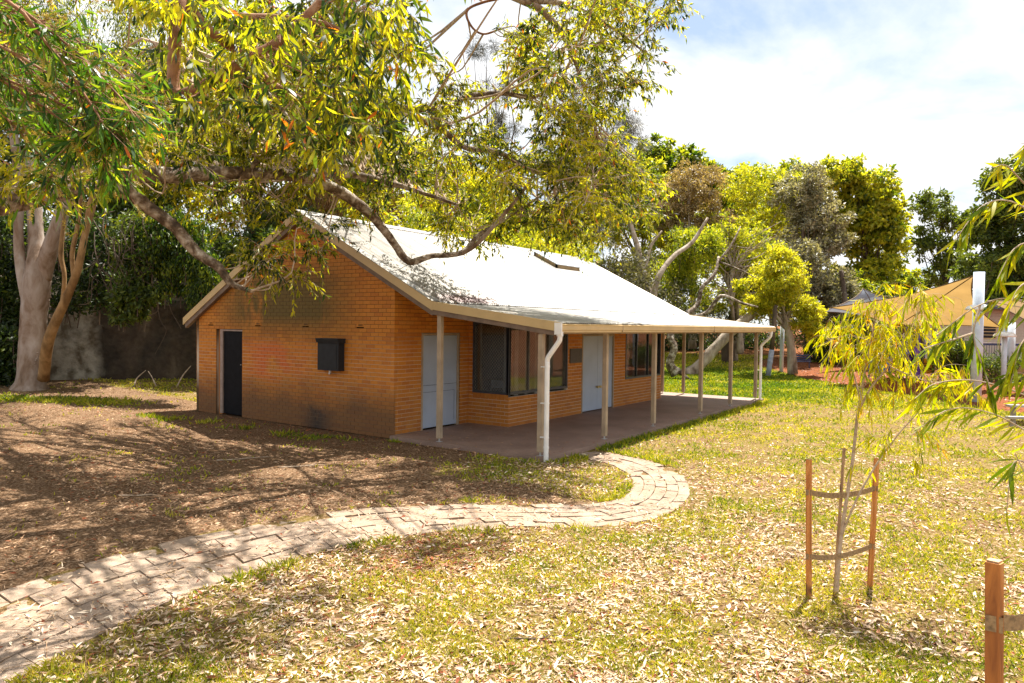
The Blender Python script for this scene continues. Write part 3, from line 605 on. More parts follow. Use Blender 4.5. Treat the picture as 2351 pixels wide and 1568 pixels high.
# windows
def window(o, d, nrm, L, z0, z1, mull, mesh=True, fw=.05):
    o = np.array([*o, 0.]); d = np.array([*d, 0.]); nrm = np.array([*nrm, 0.])
    def bx(acc, s0, s1, a_, b_, n0, n1):
        V = [o+d*s0+nrm*n0, o+d*s1+nrm*n0, o+d*s1+nrm*n1, o+d*s0+nrm*n1]; acc.add([v+np.array([0, 0, a_]) for v in V]+[v+np.array([0, 0, b_]) for v in V], BF)
    f = Acc(); bx(f, 0, L, z0, z0+fw, -.09, .012); bx(f, 0, L, z1-fw, z1, -.09, .012); bx(f, 0, fw, z0+fw, z1-fw, -.09, .012); bx(f, L-fw, L, z0+fw, z1-fw, -.09, .012)
    w = bd; fo = f.obj('window', FRAME, bd)
    for s in mull:
        m_ = Acc(); bx(m_, s-.018, s+.018, z0+fw, z1-fw, -.08, -.02); m_.obj('mullion', FRAME, fo)
    es = [fw]+list(mull)+[L-fw]
    for i in range(len(es)-1):
        g_ = Acc(); bx(g_, es[i]+.0, es[i+1]-.0, z0+fw, z1-fw, -.062, -.057); g_.obj('pane', GLASS, fo)
    if mesh:
        a = Acc(); px_, pz = .038, .085; A_, B_ = [], []; nx = int((L-2*fw)/px_); nz = int((z1-z0-2*fw)/pz*2)
        for i in range(nx):
            for j in range(nz):
                q = (i+j) % 2; x0 = fw+i*px_; x1 = x0+px_; za_ = z0+fw+j*pz/2; zb_ = za_+pz/2
                if q: x0, x1 = x1, x0
                A_.append(o+d*x0+nrm*.0+[0, 0, za_]); B_.append(o+d*x1+nrm*.0+[0, 0, zb_])
        sticks(a, A_, B_, .0022, .0022); a.obj('security_mesh', MESHM, fo, kind='stuff')
    return fo
MESHM = plain('security_mesh_steel', (.42, .37, .28), .5, .3)
w1 = window((2.49, -.13), (0, -1), (-1, 0), 1.045, .74, 2.41, [], True)
w2 = window((2.495, -1.18), (1, 0), (0, -1), 2.605, .74, 2.41, [.86, 1.74], True)
w3 = window((8.455, -1.18), (1, 0), (0, -1), 2.57, .77, 2.39, [.84, 1.67], False)
box(Acc(), (2.478, -1.192, .72), (2.54, -1.13, 2.41)).obj('corner_mullion', FRAME, bd)
# sloping brick sill on edge below the bay side window
for i in range(9):
    y = -.15-i*.115; box(Acc(), (2.470, y-.105, .645), (2.489, y, .738), rng.random()).obj('sill_brick', MB, bd)
# curtains and blinds behind the panes
def curtain(x0, x1, y, z0, z1, axis=0, amp=.03):
    s = np.linspace(0, 1, 40); a = Acc(); p = x0+(x1-x0)*s; q = y+amp*np.sin(s*2*np.pi*(abs(x1-x0)/.13)); V = []
    for z in (z0, z1): V.append(np.stack([p, q, np.full(40, z)], -1) if axis == 0 else np.stack([q, p, np.full(40, z)], -1))
    j = np.arange(39); a.add(np.concatenate(V), np.stack([j, j+1, j+41, j+40], -1)); a.obj('curtain', CURT, bd, smooth=True)
for (x0, x1) in ((2.56, 2.72), (2.98, 3.10), (3.42, 3.5), (3.85, 3.93), (8.75, 8.98), (9.35, 9.5), (10.2, 10.35)): curtain(x0, x1, -1.0, .2, 2.5)
curtain(-1.1, -.93, 2.62, .2, 2.5, 1, .012); curtain(-.3, -.24, 2.62, .2, 2.5, 1, .012)
nb = Acc(); box(nb, (5.585, 1.2, 1.5), (5.596, 1.6, 1.95)); box(nb, (5.585, 1.2, 1.1), (5.596, 1.6, 1.3)); nb.obj('notice', PAPER, bd)
idr = box(Acc(), (5.57, .9, .02), (5.598, 2.0, 2.1)).obj('interior_door', plain('interior_door', (.10, .065, .04), .6), bd)
# white chair inside, seen through the bay window
ch = empty('chair', (3.9, .35, .02), 'white chair standing inside behind the bay window', 'chair'); cx0, cy0 = 3.9, .35
box(Acc(), (cx0-.22, cy0-.22, .45), (cx0+.22, cy0+.22, .49)).obj('seat', WHITEC, ch)
for sx_ in (-.2, .2):
    for sy_ in (-.2, .2): tube(Acc(), [(cx0+sx_*1.1, cy0+sy_*1.1, .021), (cx0+sx_, cy0+sy_, .45)], .018, 6, 1, smooth=False).obj('leg', WHITEC, ch)
bk = Acc(); tube(bk, [(cx0+.2, cy0-.2, .49), (cx0+.26, cy0-.2, .9)], .018, 6, 1, smooth=False); tube(bk, [(cx0+.2, cy0+.2, .49), (cx0+.26, cy0+.2, .9)], .018, 6, 1, smooth=False); box(bk, (cx0+.24, cy0-.2, .7), (cx0+.27, cy0+.2, .9)); bk.obj('backrest', WHITEC, ch)

# ------------------------------------------------------------------ rock cutting and hillside
wl = smooth_path(np.array([(-22, 25, 0), (-12, 21.5, 0), (-6, 19.3, 0), (-1, 17.2, 0), (4, 15, 0), (9, 14.2, 0), (16, 14, 0), (24, 17, 0), (32, 22, 0)]), 14)[:, :2]
nh = 16; V = []
for i, (x, y) in enumerate(wl):
    dn = wl[min(i+1, len(wl)-1)]-wl[max(i-1, 0)]; dn /= np.linalg.norm(dn); nr = np.array([dn[1], -dn[0]]); hb = float(hgt(x, y))-.2; top = 2.75+.5*float(fbm(i*.3, 5, 1))
    for j in range(nh):
        t = j/(nh-1); off = .5*(float(fbm(i*.35, j*.28, 1., 4))-.5)-t*.25; V.append((x+nr[0]*off, y+nr[1]*off, hb+t*(top-hb)))
V = np.array(V); m_ = len(wl); i = np.arange(m_-1)[:, None]*nh; j = np.arange(nh-1)[None]
a = Acc(); a.add(V, np.stack([i+j, i+nh+j, i+nh+j+1, i+j+1], -1).reshape(-1, 4))
tag(a.obj('rock_wall', ROCK, smooth=True), 'dark stained rock cutting behind the pavilion with a pale patch', 'rock wall')
# hillside above
V = []; ks = [0, .6, 2, 5, 10, 20, 40]; hs_ = [2.75, 3.3, 4.1, 5.2, 6.3, 7.6, 9]
for i, (x, y) in enumerate(wl):
    dn = wl[min(i+1, len(wl)-1)]-wl[max(i-1, 0)]; dn /= np.linalg.norm(dn); nr = np.array([-dn[1], dn[0]])
    for k_, h_ in zip(ks, hs_): V.append((x+nr[0]*(k_+.15), y+nr[1]*(k_+.15), h_+.5*(float(fbm(x+k_, y, .6))-.2)))
nk = len(ks); i = np.arange(m_-1)[:, None]*nk; j = np.arange(nk-1)[None]
a = Acc(); a.add(np.array(V), np.stack([i+j, i+nk+j, i+nk+j+1, i+j+1], -1).reshape(-1, 4))
hm = plain('hillside_soil', (.06, .045, .025), .95, var=.3, sc=3); o = a.obj('hillside', hm, smooth=True); o['kind'] = 'structure'
def near_top(px, dep): return at(px, 700, dep)

# ------------------------------------------------------------------ trees
def clump_leaves(acc, centers, radii, n_each, L, Wr, droop=.3, var0=.5, vspread=.25, T=T0, shell=.5, bright_top=True):
    for c, r in zip(centers, radii):
        m_ = int(n_each*rng.uniform(.7, 1.3)); d = norm(rng.normal(size=(m_, 3))); rr = rng.random(m_)**shell
        P = c+d*rr[:, None]*r; D = norm(d*.5+rng.normal(size=(m_, 3))*.6+np.array([0, 0, -droop*2]))
        v = np.clip(var0+rng.normal(0, .12)+rng.normal(0, vspread, m_), 0, 1)
        Ls = L*rng.uniform(.6, 1.25, m_); leaves(acc, P, D, Ls, Ls*Wr, v, T)
DENS = 2.3
def make_tree(name, label, cat, px, pybase, dep, blobs, ncl, nlf, L, Wr, lm, bm, rtr, droop=.2, var0=.5, cr=.09, group=None, base=None, trunkpts=None, limbs=6, needles=False, flat=.75, seedvar=.25, fill=1.0):
    """blobs: crown masses as (px, py, rx_px, ry_px) at the tree's distance"""
    s = dep/FPX
    b = np.array(base) if base is not None else gp(px, pybase)
    if base is None and dep: 
        q = at(px, pybase, dep); b = np.array([q[0], q[1], q[2]])
    e = empty(name, b, label, cat, group)
    bl = [(at(x, y, dep+rng.uniform(-.5, .5)*rx*s), np.array([rx*s, rx*s*.9, ry*s])) for (x, y, rx, ry) in blobs]
    C0 = np.mean([c for c, r in bl], axis=0); tp = trunkpts or [b-np.array([0, 0, .3]), b+(C0-b)*.35+rng.normal(0, .1, 3), b+(C0-b)*.75]
    t = Acc(); tube(t, tp, np.linspace(rtr*1.15, rtr*.55, len(tp)), 10, 5, .12); t.obj('trunk', bm, e, smooth=True)
    lb = Acc(); cents, rads = [], []
    ar = np.array([r[0]*r[2] for c, r in bl]); ar /= ar.sum()
    for (c, r), w in zip(bl, ar):
        k_ = max(3, int(ncl*w*(1 if needles else DENS))); d = norm(rng.normal(size=(k_, 3))); rad = rng.random(k_)**(1/2.2)*rng.uniform(.86, 1.16, k_)
        pc = c+d*rad[:, None]*r*.92
        cents += list(pc); rads += [np.array([1, 1, flat])*max(cr*np.mean(r)*2.3, .22)*rng.uniform(.5, 1.4) for _ in range(k_)]
    tt = np.array(tp[-1])
    sel = rng.permutation(len(cents))[:min(len(cents), limbs*5)]
    for ii, i_ in enumerate(sel):
        c = cents[i_]; st = np.array(tp[-1])*(1-.35*rng.random())+np.array(tp[-2])*0; st = tp[-2]+(tp[-1]-tp[-2])*rng.uniform(.2, 1)
        mid_ = (st+c)/2+rng.normal(0, .12, 3)*np.linalg.norm(c-st)*.6; r0 = rtr*(.42 if ii < limbs else .16)
        tube(lb, [st, mid_, c], [r0, r0*.6, r0*.15], 5, 3, .1, cap=False)
    lb.obj('limb', bm, e, smooth=True)
    cr_ = Acc()
    if needles:
        for c, r in zip(cents, rads):
            m_ = nlf; d = norm(rng.normal(size=(m_, 3))); P = c+d*rng.random(m_)[:, None]**.5*r; Q = P+norm(d*.6+rng.normal(size=(m_, 3))*.25+np.array([0, 0, -droop]))*(L*rng.uniform(.6, 1.3, m_))[:, None]
            sticks(cr_, P, Q, .006*dep/30, .003*dep/30, np.repeat(np.clip(var0+rng.normal(0, .15)+rng.normal(0, .2, m_), 0, 1), 6))
    else: clump_leaves(cr_, cents, rads, nlf*.62, L*.95, min(.55, Wr*1.5), droop, min(.95, var0+.1), seedvar)
    cr_.obj('crown', lm, e); return e

G1 = 'background trees beyond the pavilion'
make_tree('evergreen_tree', 'tall dark leafy tree on the bank behind the left end of the roof', 'tree', 560, 640, 31, [(520, 250, 200, 180), (700, 330, 190, 150), (420, 420, 180, 120), (620, 120, 200, 130), (830, 260, 110, 90)], 260, 130, .24, .3, LF_BRIGHT, DBARK, .3, var0=.45, flat=.8, limbs=8)
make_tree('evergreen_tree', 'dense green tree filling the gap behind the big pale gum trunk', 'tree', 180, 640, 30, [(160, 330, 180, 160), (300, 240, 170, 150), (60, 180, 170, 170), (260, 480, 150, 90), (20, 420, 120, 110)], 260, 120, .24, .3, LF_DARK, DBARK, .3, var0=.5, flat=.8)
make_tree('bushy_tree', 'yellow green bushy tree hanging just above the pavilion ridge', 'tree', 930, 620, 33, [(900, 400, 170, 110), (1080, 450, 170, 100), (760, 470, 150, 80), (1230, 520, 150, 70)], 170, 130, .22, .3, LF_BRIGHT, DBARK, .25, var0=.7, flat=.8)
make_tree('casuarina_tree', 'tall grey feathery she-oak rising above the trees at centre', 'tree', 1350, 690, 36, [(1330, 210, 90, 90), (1300, 350, 110, 120), (1400, 330, 90, 130), (1455, 300, 40, 60), (1340, 500, 150, 100), (1420, 430, 80, 90)], 170, 110, .34, .1, LF_CAS, DBARK, .22, droop=.15, var0=.55, needles=True, flat=1.)
make_tree('casuarina_tree', 'sparse feathery she-oak top showing in the sky gap beside the gum crown', 'tree', 1120, 620, 34, [(1115, 120, 45, 40), (1140, 200, 45, 40), (1150, 280, 55, 50)], 34, 80, .3, .1, LF_CAS, DBARK, .12, droop=.1, var0=.5, needles=True, flat=1.)
make_tree('evergreen_tree', 'dark green tree whose top rises behind the russet melaleuca', 'tree', 1540, 760, 56, [(1500, 350, 60, 35), (1570, 375, 75, 35), (1630, 400, 50, 30), (1520, 450, 90, 70)], 110, 90, .42, .35, LF_BRIGHT, DBARK, .3, var0=.3)
make_tree('melaleuca_tree', 'russet brown melaleuca crown between the she-oak and the green gum', 'tree', 1590, 790, 47, [(1600, 430, 90, 60), (1540, 480, 70, 60), (1640, 520, 70, 50)], 120, 110, .22, .3, LF_PINK, PAPB, .25, var0=.5)
make_tree('gum_tree', 'olive green gum behind the russet crown with pale dead twigs below it', 'tree', 1700, 800, 49, [(1740, 430, 90, 55), (1830, 430, 60, 50), (1660, 560, 90, 80), (1760, 520, 90, 60), (1560, 600, 70, 60)], 170, 120, .25, .25, LF_BRIGHT, PAPB, .25, var0=.68)
make_tree('banksia_tree', 'large grey green banksia with a rounded silvery crown', 'tree', 1860, 800, 44, [(1850, 440, 80, 60), (1880, 530, 85, 90), (1820, 620, 100, 100), (1920, 680, 70, 70), (1740, 640, 75, 80)], 260, 120, .24, .3, LF_GREY, DBARK, .35, var0=.55, droop=.0)
make_tree('gum_tree', 'tall bright green tree with a domed crown right of the grey banksia', 'tree', 2015, 790, 55, [(1930, 410, 75, 55), (2000, 440, 70, 60), (2030, 520, 60, 80), (1960, 520, 70, 80), (2020, 620, 70, 50), (1950, 650, 60, 50)], 210, 85, .42, .35, LF_BRIGHT, DBARK, .3, var0=.7, seedvar=.35)
make_tree('gum_tree', 'open twiggy tree with sky showing through left of the white mast', 'tree', 2165, 790, 58, [(2140, 470, 50, 50), (2190, 500, 55, 40), (2120, 560, 40, 50), (2180, 580, 60, 50), (2230, 520, 40, 40), (2140, 640, 50, 25)], 80, 62, .38, .3, LF_DARK, DBARK, .2, var0=.75, limbs=12)
make_tree('evergreen_tree', 'dark dense tree at the right edge behind the sapling shoots', 'tree', 2320, 790, 52, [(2320, 420, 70, 60), (2290, 520, 70, 60), (2340, 600, 90, 80), (2290, 660, 60, 50), (2400, 450, 80, 90)], 210, 100, .36, .32, LF_DARK, DBARK, .3, var0=.6)
make_tree('bushy_tree', 'rounded light green bushy tree just beyond the far veranda corner', 'tree', 1820, 845, 35.5, [(1790, 640, 75, 55), (1760, 700, 65, 40), (1850, 720, 55, 40), (1700, 660, 25, 20), (1790, 590, 45, 30), (1870, 760, 35, 20)], 170, 120, .17, .28, LF_BRIGHT, PAPB, .23, var0=.85, droop=.05)
make_tree('evergreen_tree', 'deep green tree filling the row between the she-oak and the russet crown', 'tree', 1480, 790, 50, [(1460, 400, 80, 60), (1420, 500, 90, 70), (1520, 520, 90, 60), (1480, 620, 110, 60)], 120, 100, .3, .3, LF_BRIGHT, DBARK, .3, var0=.55)
make_tree('gum_tree', 'light olive gum crown low behind the rear veranda corner', 'tree', 1700, 800, 41, [(1640, 600, 70, 60), (1700, 540, 70, 50), (1750, 600, 60, 60), (1660, 690, 80, 40)], 110, 90, .2, .28, LF_BRIGHT, PAPB, .2, var0=.6)
make_tree('evergreen_tree', 'dark understorey tree below the tall bright green one', 'tree', 1980, 800, 50, [(1950, 680, 70, 60), (2040, 690, 70, 45), (1900, 740, 70, 40), (2090, 650, 40, 30)], 130, 90, .3, .32, LF_BRIGHT, DBARK, .25, var0=.35)
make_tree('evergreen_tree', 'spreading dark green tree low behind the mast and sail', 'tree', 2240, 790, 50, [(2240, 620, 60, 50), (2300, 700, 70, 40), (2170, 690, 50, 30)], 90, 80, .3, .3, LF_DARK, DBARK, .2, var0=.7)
make_tree('evergreen_tree', 'green tree row top behind the banksia and olive gum', 'tree', 1780, 790, 60, [(1720, 420, 90, 40), (1820, 400, 80, 35), (1660, 470, 90, 60), (1800, 500, 110, 80)], 130, 90, .42, .32, LF_BRIGHT, DBARK, .3, var0=.4)
# paperbark forks showing above the roof on the right and twisting limbs
def multi_trunk(name, label, cat, base, paths, m_, group=None, n=9, rough=.15):
    e = empty(name, base, label, cat, group)
    for i, p in enumerate(paths):
        pts = [q[:3] for q in p]; r = [q[3] for q in p]; tube(A := Acc(), pts, r, n, 5, rough); A.obj('trunk' if i == 0 else 'limb', m_, e, smooth=True)
    return e
def P4(lst): return [(*at(x, y, d), r) for (x, y, d, r) in lst]
b_ = gp(1500, 842)
multi_trunk('paperbark_tree', 'grey forked paperbark trunks rising behind the right slope of the roof', 'tree', b_, [
    P4([(1500, 845, 34, .34), (1498, 760, 34, .28), (1490, 690, 34, .22), (1475, 620, 34, .16), (1462, 560, 34, .13)]),
    P4([(1498, 700, 34, .18), (1510, 640, 34, .14), (1545, 590, 34.5, .12), (1590, 555, 35, .10), (1625, 500, 35, .06)]),
    P4([(1462, 560, 34, .12), (1450, 520, 34, .09), (1440, 470, 34, .05)]), P4([(1480, 630, 34, .1), (1492, 570, 34, .08), (1520, 530, 34, .04)])], PAPB)
b_ = gp(1543, 856)
multi_trunk('gnarled_tree', 'gnarled red brown trunk twisting up beside the far end of the pavilion', 'tree', b_, [
    P4([(1553, 858, 33, 0.300), (1538, 835, 33, 0.195), (1548, 800, 33, 0.165), (1540, 770, 33.2, 0.165), (1560, 735, 33.5, 0.128), (1600, 700, 34, 0.112), (1612, 660, 34, 0.098), (1640, 630, 34, 0.083), (1650, 590, 34.5, 0.060)]),
    P4([(1560, 735, 33.5, 0.105), (1620, 720, 33.2, 0.098), (1655, 680, 33, 0.090), (1700, 695, 33, 0.068), (1740, 705, 33, 0.038)]),
    P4([(1650, 600, 34.5, 0.060), (1680, 560, 34.5, 0.053), (1700, 520, 35, 0.030)]), P4([(1650, 600, 34.5, 0.053), (1700, 620, 34, 0.038), (1740, 640, 34, 0.015)]),
    P4([(1570, 860, 32.7, 0.075), (1553, 850, 33, 0.150)]), P4([(1585, 872, 32.2, 0.038), (1556, 850, 33, 0.105)])], RBARK)
b_ = gp(1592, 852)
multi_trunk('leaning_tree', 'thick pale trunk leaning steeply right beneath the veranda eave', 'tree', b_, [
    P4([(1570, 862, 36, .34), (1600, 845, 36, .30), (1650, 790, 36, .27), (1690, 750, 36, .25), (1730, 720, 36, .2), (1770, 690, 36.5, .12)])], PAPB)
tl_ = Acc(); 
# thin crossing dead twigs
e = empty('dead_branch_tree', gp(1690, 842), 'pale leafless branching tree among the green crowns behind the veranda roof', 'tree')
t = Acc(); tube(t, [at(1690, 842, 42), at(1680, 700, 41), at(1672, 620, 40.5), at(1690, 560, 40)], [.16, .12, .1, .05], 7, 5, .1); t.obj('trunk', PAPB, e, smooth=True); t = Acc()
for _ in range(46):
    x0, y0 = rng.uniform(1660, 1700), rng.uniform(560, 680); x1 = x0+rng.uniform(-50, 110); y1 = y0+rng.uniform(-90, 30); d0 = rng.uniform(39.6, 40.6)
    tube(t, [at(1680, min(700, y0+40), d0), at(x0, y0, d0), at((x0+x1)/2, (y0+y1)/2+rng.uniform(-15, 15), d0-.5), at(x1, y1, d0-.7)], [.05, .04, .028, .012], 4, 3, cap=False)
t.obj('limb', PAPB, e)
# trunks standing in the shade at the back
for i, (px, py, dep, w, lab) in enumerate([(1390, 830, 47, .25, 'dark shaded trunk behind the pavilion roof'), (1672, 830, 46, .3, 'slanting shaded trunk seen between the veranda posts, left of the tilted pole'), (1925, 835, 44, .22, 'dark trunk beyond the blue bench'), (2060, 800, 52, .24, 'dark forked trunk behind the tan sail'), ]):
    b_ = gp(px, py); e = empty('shaded_tree', b_, lab, 'tree'); t = Acc(); tube(t, [b_-np.array([0, 0, .3]), b_+np.array([.1, .1, 1.6]), b_+np.array([.3+.3*(i == 1), -.2, 3.4]), b_+np.array([.2, 0, 5.5])], [w*1.3, w, w*.8, w*.5], 9, 5, .15); t.obj('trunk', DBARK, e, smooth=True)
# shrubs and hedges
def shrub(name, label, cat, pts, ncl, nlf, L, Wr, lm, var0=.5, droop=0., r=.35, group=None, kind=None):
    base = gp(pts[0][0], pts[0][1]+0) if pts[0][4] is None else at(pts[0][0], pts[0][1], pts[0][4])
    e = empty(name, base, label, cat, group); cs, rs = [], []
    for (px, py, rx, ry, dep) in pts:
        dep = dep or 40; s = dep/FPX
        for _ in range(ncl):
            a_, b2 = rng.uniform(-1, 1, 2); cs.append(at(px+a_*rx, py+b2*ry, dep+rng.uniform(-.8, .8)*min(1.5, rx*s))); rs.append(np.array([1, 1, .8])*r*rng.uniform(.6, 1.3))
    c = Acc(); clump_leaves(c, cs, rs, nlf, L, Wr, droop, var0, .22); c.obj('foliage', lm, e)
    st = Acc(); sel = rng.permutation(len(cs))[:60]; 
    for i_ in sel: tube(st, [cs[i_]+np.array([0, 0, -r*1.6]), cs[i_]+rng.normal(0, .05, 3), cs[i_]+rng.normal(0, .2, 3)], [.02, .014, .006], 4, 2, cap=False)
    st.obj('stem', DBARK, e, kind='stuff'); return e
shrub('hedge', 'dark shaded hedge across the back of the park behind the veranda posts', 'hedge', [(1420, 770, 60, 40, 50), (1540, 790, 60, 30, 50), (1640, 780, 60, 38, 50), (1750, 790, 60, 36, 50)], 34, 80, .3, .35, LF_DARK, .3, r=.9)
shrub('ground_ivy', 'pale green ground cover strip at the foot of the dark hedge', 'ground cover', [(1640, 823, 55, 6, 46), (1740, 829, 50, 6, 46)], 20, 50, .2, .6, LF_GREY, .6, r=.3)
shrub('shrub', 'dark broad leaved shrub between the bushy tree and the playground', 'shrub', [(1900, 790, 55, 35, 42), (1960, 780, 40, 40, 44)], 50, 70, .28, .4, LF_DARK, .5, r=.7)
shrub('shrub', 'pale leaved shrub beneath the tan shade sail', 'shrub', [(2035, 760, 50, 45, 40)], 60, 60, .22, .3, LF_BRIGHT, .45, r=.6)
shrub('shrub', 'glossy green shrub left of the white mast behind the yellow panel', 'shrub', [(2190, 820, 35, 32, 34)], 60, 60, .2, .3, LF_DARK, .65, r=.45)
shrub('shrub', 'low dark shrub right of the white mast by the fence', 'shrub', [(2290, 845, 55, 25, 33)], 50, 60, .2, .25, LF_DARK, .55, r=.4)
# creepers and bank vegetation on the rock cutting
shrub('creeper', 'green creeper cascading over the rock cutting left of the gable', 'creeper', [(425, 590, 55, 85, 21.5), (470, 640, 25, 60, 21), (375, 560, 40, 70, 21.5)], 60, 110, .12, .45, LF_BRIGHT, .12, droop=.9, r=.35)
shrub('bank_shrub', 'glossy leaved shrub hanging from the top of the rock cutting', 'shrub', [(315, 560, 50, 60, 22), (330, 640, 40, 50, 21.5), (300, 700, 30, 30, 21.3)], 40, 60, .17, .5, LF_DARK, .6, droop=.2, r=.3)
shrub('bank_shrub', 'dark undergrowth behind the pale gum trunk at the left edge', 'shrub', [(30, 560, 60, 80, 24), (20, 700, 50, 90, 24), (10, 820, 40, 60, 23)], 50, 80, .18, .45, LF_DARK, .3, r=.5)
shrub('bank_shrub', 'mixed undergrowth on the bank between the trunk and the creeper', 'shrub', [(200, 560, 70, 60, 24), (140, 640, 60, 70, 24), (240, 660, 50, 40, 23.5)], 45, 60, .17, .45, LF_DARK, .25, r=.45)
shrub('dry_vine_bank', 'brown dry vines on the slope just above the left of the ridge', 'creeper', [(790, 490, 110, 45, 29), (640, 500, 80, 60, 29)], 60, 90, .3, .1, LF_VINE, .5, droop=1.2, r=.6)
shrub('bank_shrub', 'yellow green shrubs along the slope above the ridge', 'shrub', [(880, 500, 90, 40, 28), (1020, 540, 90, 35, 28), (1150, 560, 80, 30, 28), (1280, 580, 80, 25, 28)], 30, 80, .2, .35, LF_BRIGHT, .75, r=.5)
shrub('bank_shrub', 'dark shrubs behind the lower right slope of the roof', 'shrub', [(1420, 640, 70, 55, 33), (1510, 700, 60, 45, 37), (1620, 735, 80, 35, 42)], 45, 80, .2, .35, LF_GREY, .25, r=.6)
shrub('bank_shrub', 'bright green shrub between the forked paperbarks', 'shrub', [(1560, 640, 50, 60, 38), (1600, 570, 50, 40, 38)], 60, 80, .22, .3, LF_BRIGHT, .55, r=.5)
shrub('bank_shrub', 'dark leafy growth behind the left slope of the roof near the ridge', 'shrub', [(540, 590, 90, 60, 26), (640, 530, 60, 60, 27)], 70, 90, .2, .4, LF_DARK, .4, r=.5)
# tangle of dry roots on the cutting
e = empty('root_tangle', at(270, 640, 21.6), 'tangled bare roots hanging down the rock cutting left of the creeper', 'roots'); t = Acc()
for _ in range(34):
    x, y = rng.uniform(200, 380), rng.uniform(480, 640); p = [at(x, y, 21.4)]; r0 = rng.uniform(.006, .022)
    for k_ in range(4): x += rng.uniform(-28, 28); y += rng.uniform(5, 55); p.append(at(x, y, 21.2-.05*k_))
    tube(t, p, [r0, r0, r0*.8, r0*.6, r0*.4], 5, 4, cap=False)
t.obj('root', DBARK, e)
# fallen sticks leaning on the rock
for i, (p, lab) in enumerate([([(405, 890, 20.4), (420, 862, 20.5), (438, 840, 20.6)], 'pale crooked stick propped against the rock, right of the others'), ([(307, 888, 20.8), (315, 868, 20.9), (335, 850, 21)], 'pale stick leaning at the foot of the rock, left of the others'), ([(358, 886, 20.7), (350, 868, 20.8), (340, 852, 21)], 'grey stick crossing at the foot of the rock between two paler ones')]):
    g0 = gp(p[0][0], p[0][1]); dq = float((g0-CAM)@FW); q = [g0]+[at(v[0], v[1], dq+.25*k_) for k_, v in enumerate(p[1:], 1)]; t = Acc(); tube(t, q, [.028, .022, .012], 6, 4, .1); tag(t.obj('fallen_stick', TWIG, smooth=True), lab, 'stick')

# big pale gum on the left
b_ = gp(72, 893); dG = float((b_-CAM)@FW); sG = dG/FPX
e = empty('pale_gum_tree', b_, 'massive smooth pale gum tree with forked trunk at the left edge', 'tree')
def G(lst): return [(*at(x, y, dG+dd), w*.87*sG) for (x, y, w, dd) in lst]
for nm, p in (('trunk', G([(68, 906, 58, 0), (69, 892, 44, 0), (71, 872, 35, 0), (73, 820, 32, 0), (77, 740, 31, 0), (84, 660, 33, 0), (88, 620, 30, 0), (84, 560, 20, .1), (80, 500, 18, .1), (76, 420, 22, .2), (74, 300, 17, .3), (60, 180, 12, .4)])),
              ('limb', G([(98, 640, 20, 0), (108, 595, 21, -.1), (126, 540, 19, -.2), (146, 480, 17, -.3), (168, 420, 17, -.4), (190, 375, 19, -.5), (225, 325, 19, -.6), (262, 280, 16, -.7), (330, 180, 14, -.8), (420, 60, 9, -.8)])),
              ('limb', G([(62, 690, 14, -.1), (50, 620, 14, -.15), (43, 560, 12, -.2), (43, 500, 11, -.2), (46, 430, 13, -.1), (30, 300, 10, 0), (0, 160, 7, 0)]))):
    t = Acc(); tube(t, [q[:3] for q in p], [q[3] for q in p], 18, 6, .045); t.obj(nm, GUM, e, smooth=True)
kn = Acc()
for _ in range(26):
    ang = rng.uniform(1.9, 3.6)+math.pi; y = rng.uniform(620, 870); c = at(74, y, dG); c = c+(-FW*math.cos(ang-math.pi*1.5+.3)+RT*math.sin(ang-math.pi*1.5+.3))*36*sG
    tube(kn, [c, c-FW*.03+[0, 0, .02]], [.035, .015], 7, 1, smooth=False)
kn.obj('knot', GUM, e, smooth=True)
cr_ = Acc(); cs = []; rs = []
for (px, py, rx, ry, k_) in ((60, 140, 150, 120, 60), (-120, 120, 160, 160, 40), (330, 60, 150, 90, 40), (200, -80, 300, 120, 60)):
    for _ in range(k_): a_, b2 = rng.uniform(-1, 1, 2); cs.append(at(px+a_*rx, py+b2*ry, dG+rng.uniform(-2.5, 2))); rs.append(np.array([.7, .7, .55])*rng.uniform(.7, 1.3))
clump_leaves(cr_, cs, rs, 110, .17, .2, .7, .35, .2); cr_.obj('crown', LF_MID, e)
# slender tan stems beside it
e = empty('slender_tree', gp(112, 880), 'slender tan multi stemmed tree leaning right beside the pale gum', 'tree')
for nm, p in (('trunk', [(100, 870, 22, .17), (112, 780, 21.4, .155), (150, 690, 21.2, .13), (178, 620, 21, .11), (195, 540, 21, .095), (214, 470, 21, .085), (230, 380, 21, .08), (250, 250, 21, .04)]), ('limb', [(170, 640, 21, .07), (166, 580, 21, .065), (178, 520, 21, .06), (186, 440, 21, .05), (180, 340, 21, .04)]),
              ('limb', [(190, 560, 21, .06), (205, 480, 20.9, .08), (214, 420, 20.9, .06), (200, 300, 20.9, .03)]), ('limb', [(138, 735, 21.3, .06), (148, 640, 21.3, .06), (140, 580, 21.3, .07), (150, 480, 21.3, .04)])):
    t = Acc(); tube(t, [at(*q[:3]) for q in p], [q[3] for q in p], 10, 5, .06); t.obj(nm, TANB, e, smooth=True)
c = Acc(); clump_leaves(c, [at(rng.uniform(120, 300), rng.uniform(180, 380), 21+rng.uniform(-.8, .8)) for _ in range(26)], [np.array([.5, .5, .4])]*26, 60, .15, .3, .3, .4, .2); c.obj('crown', LF_DARK, e)

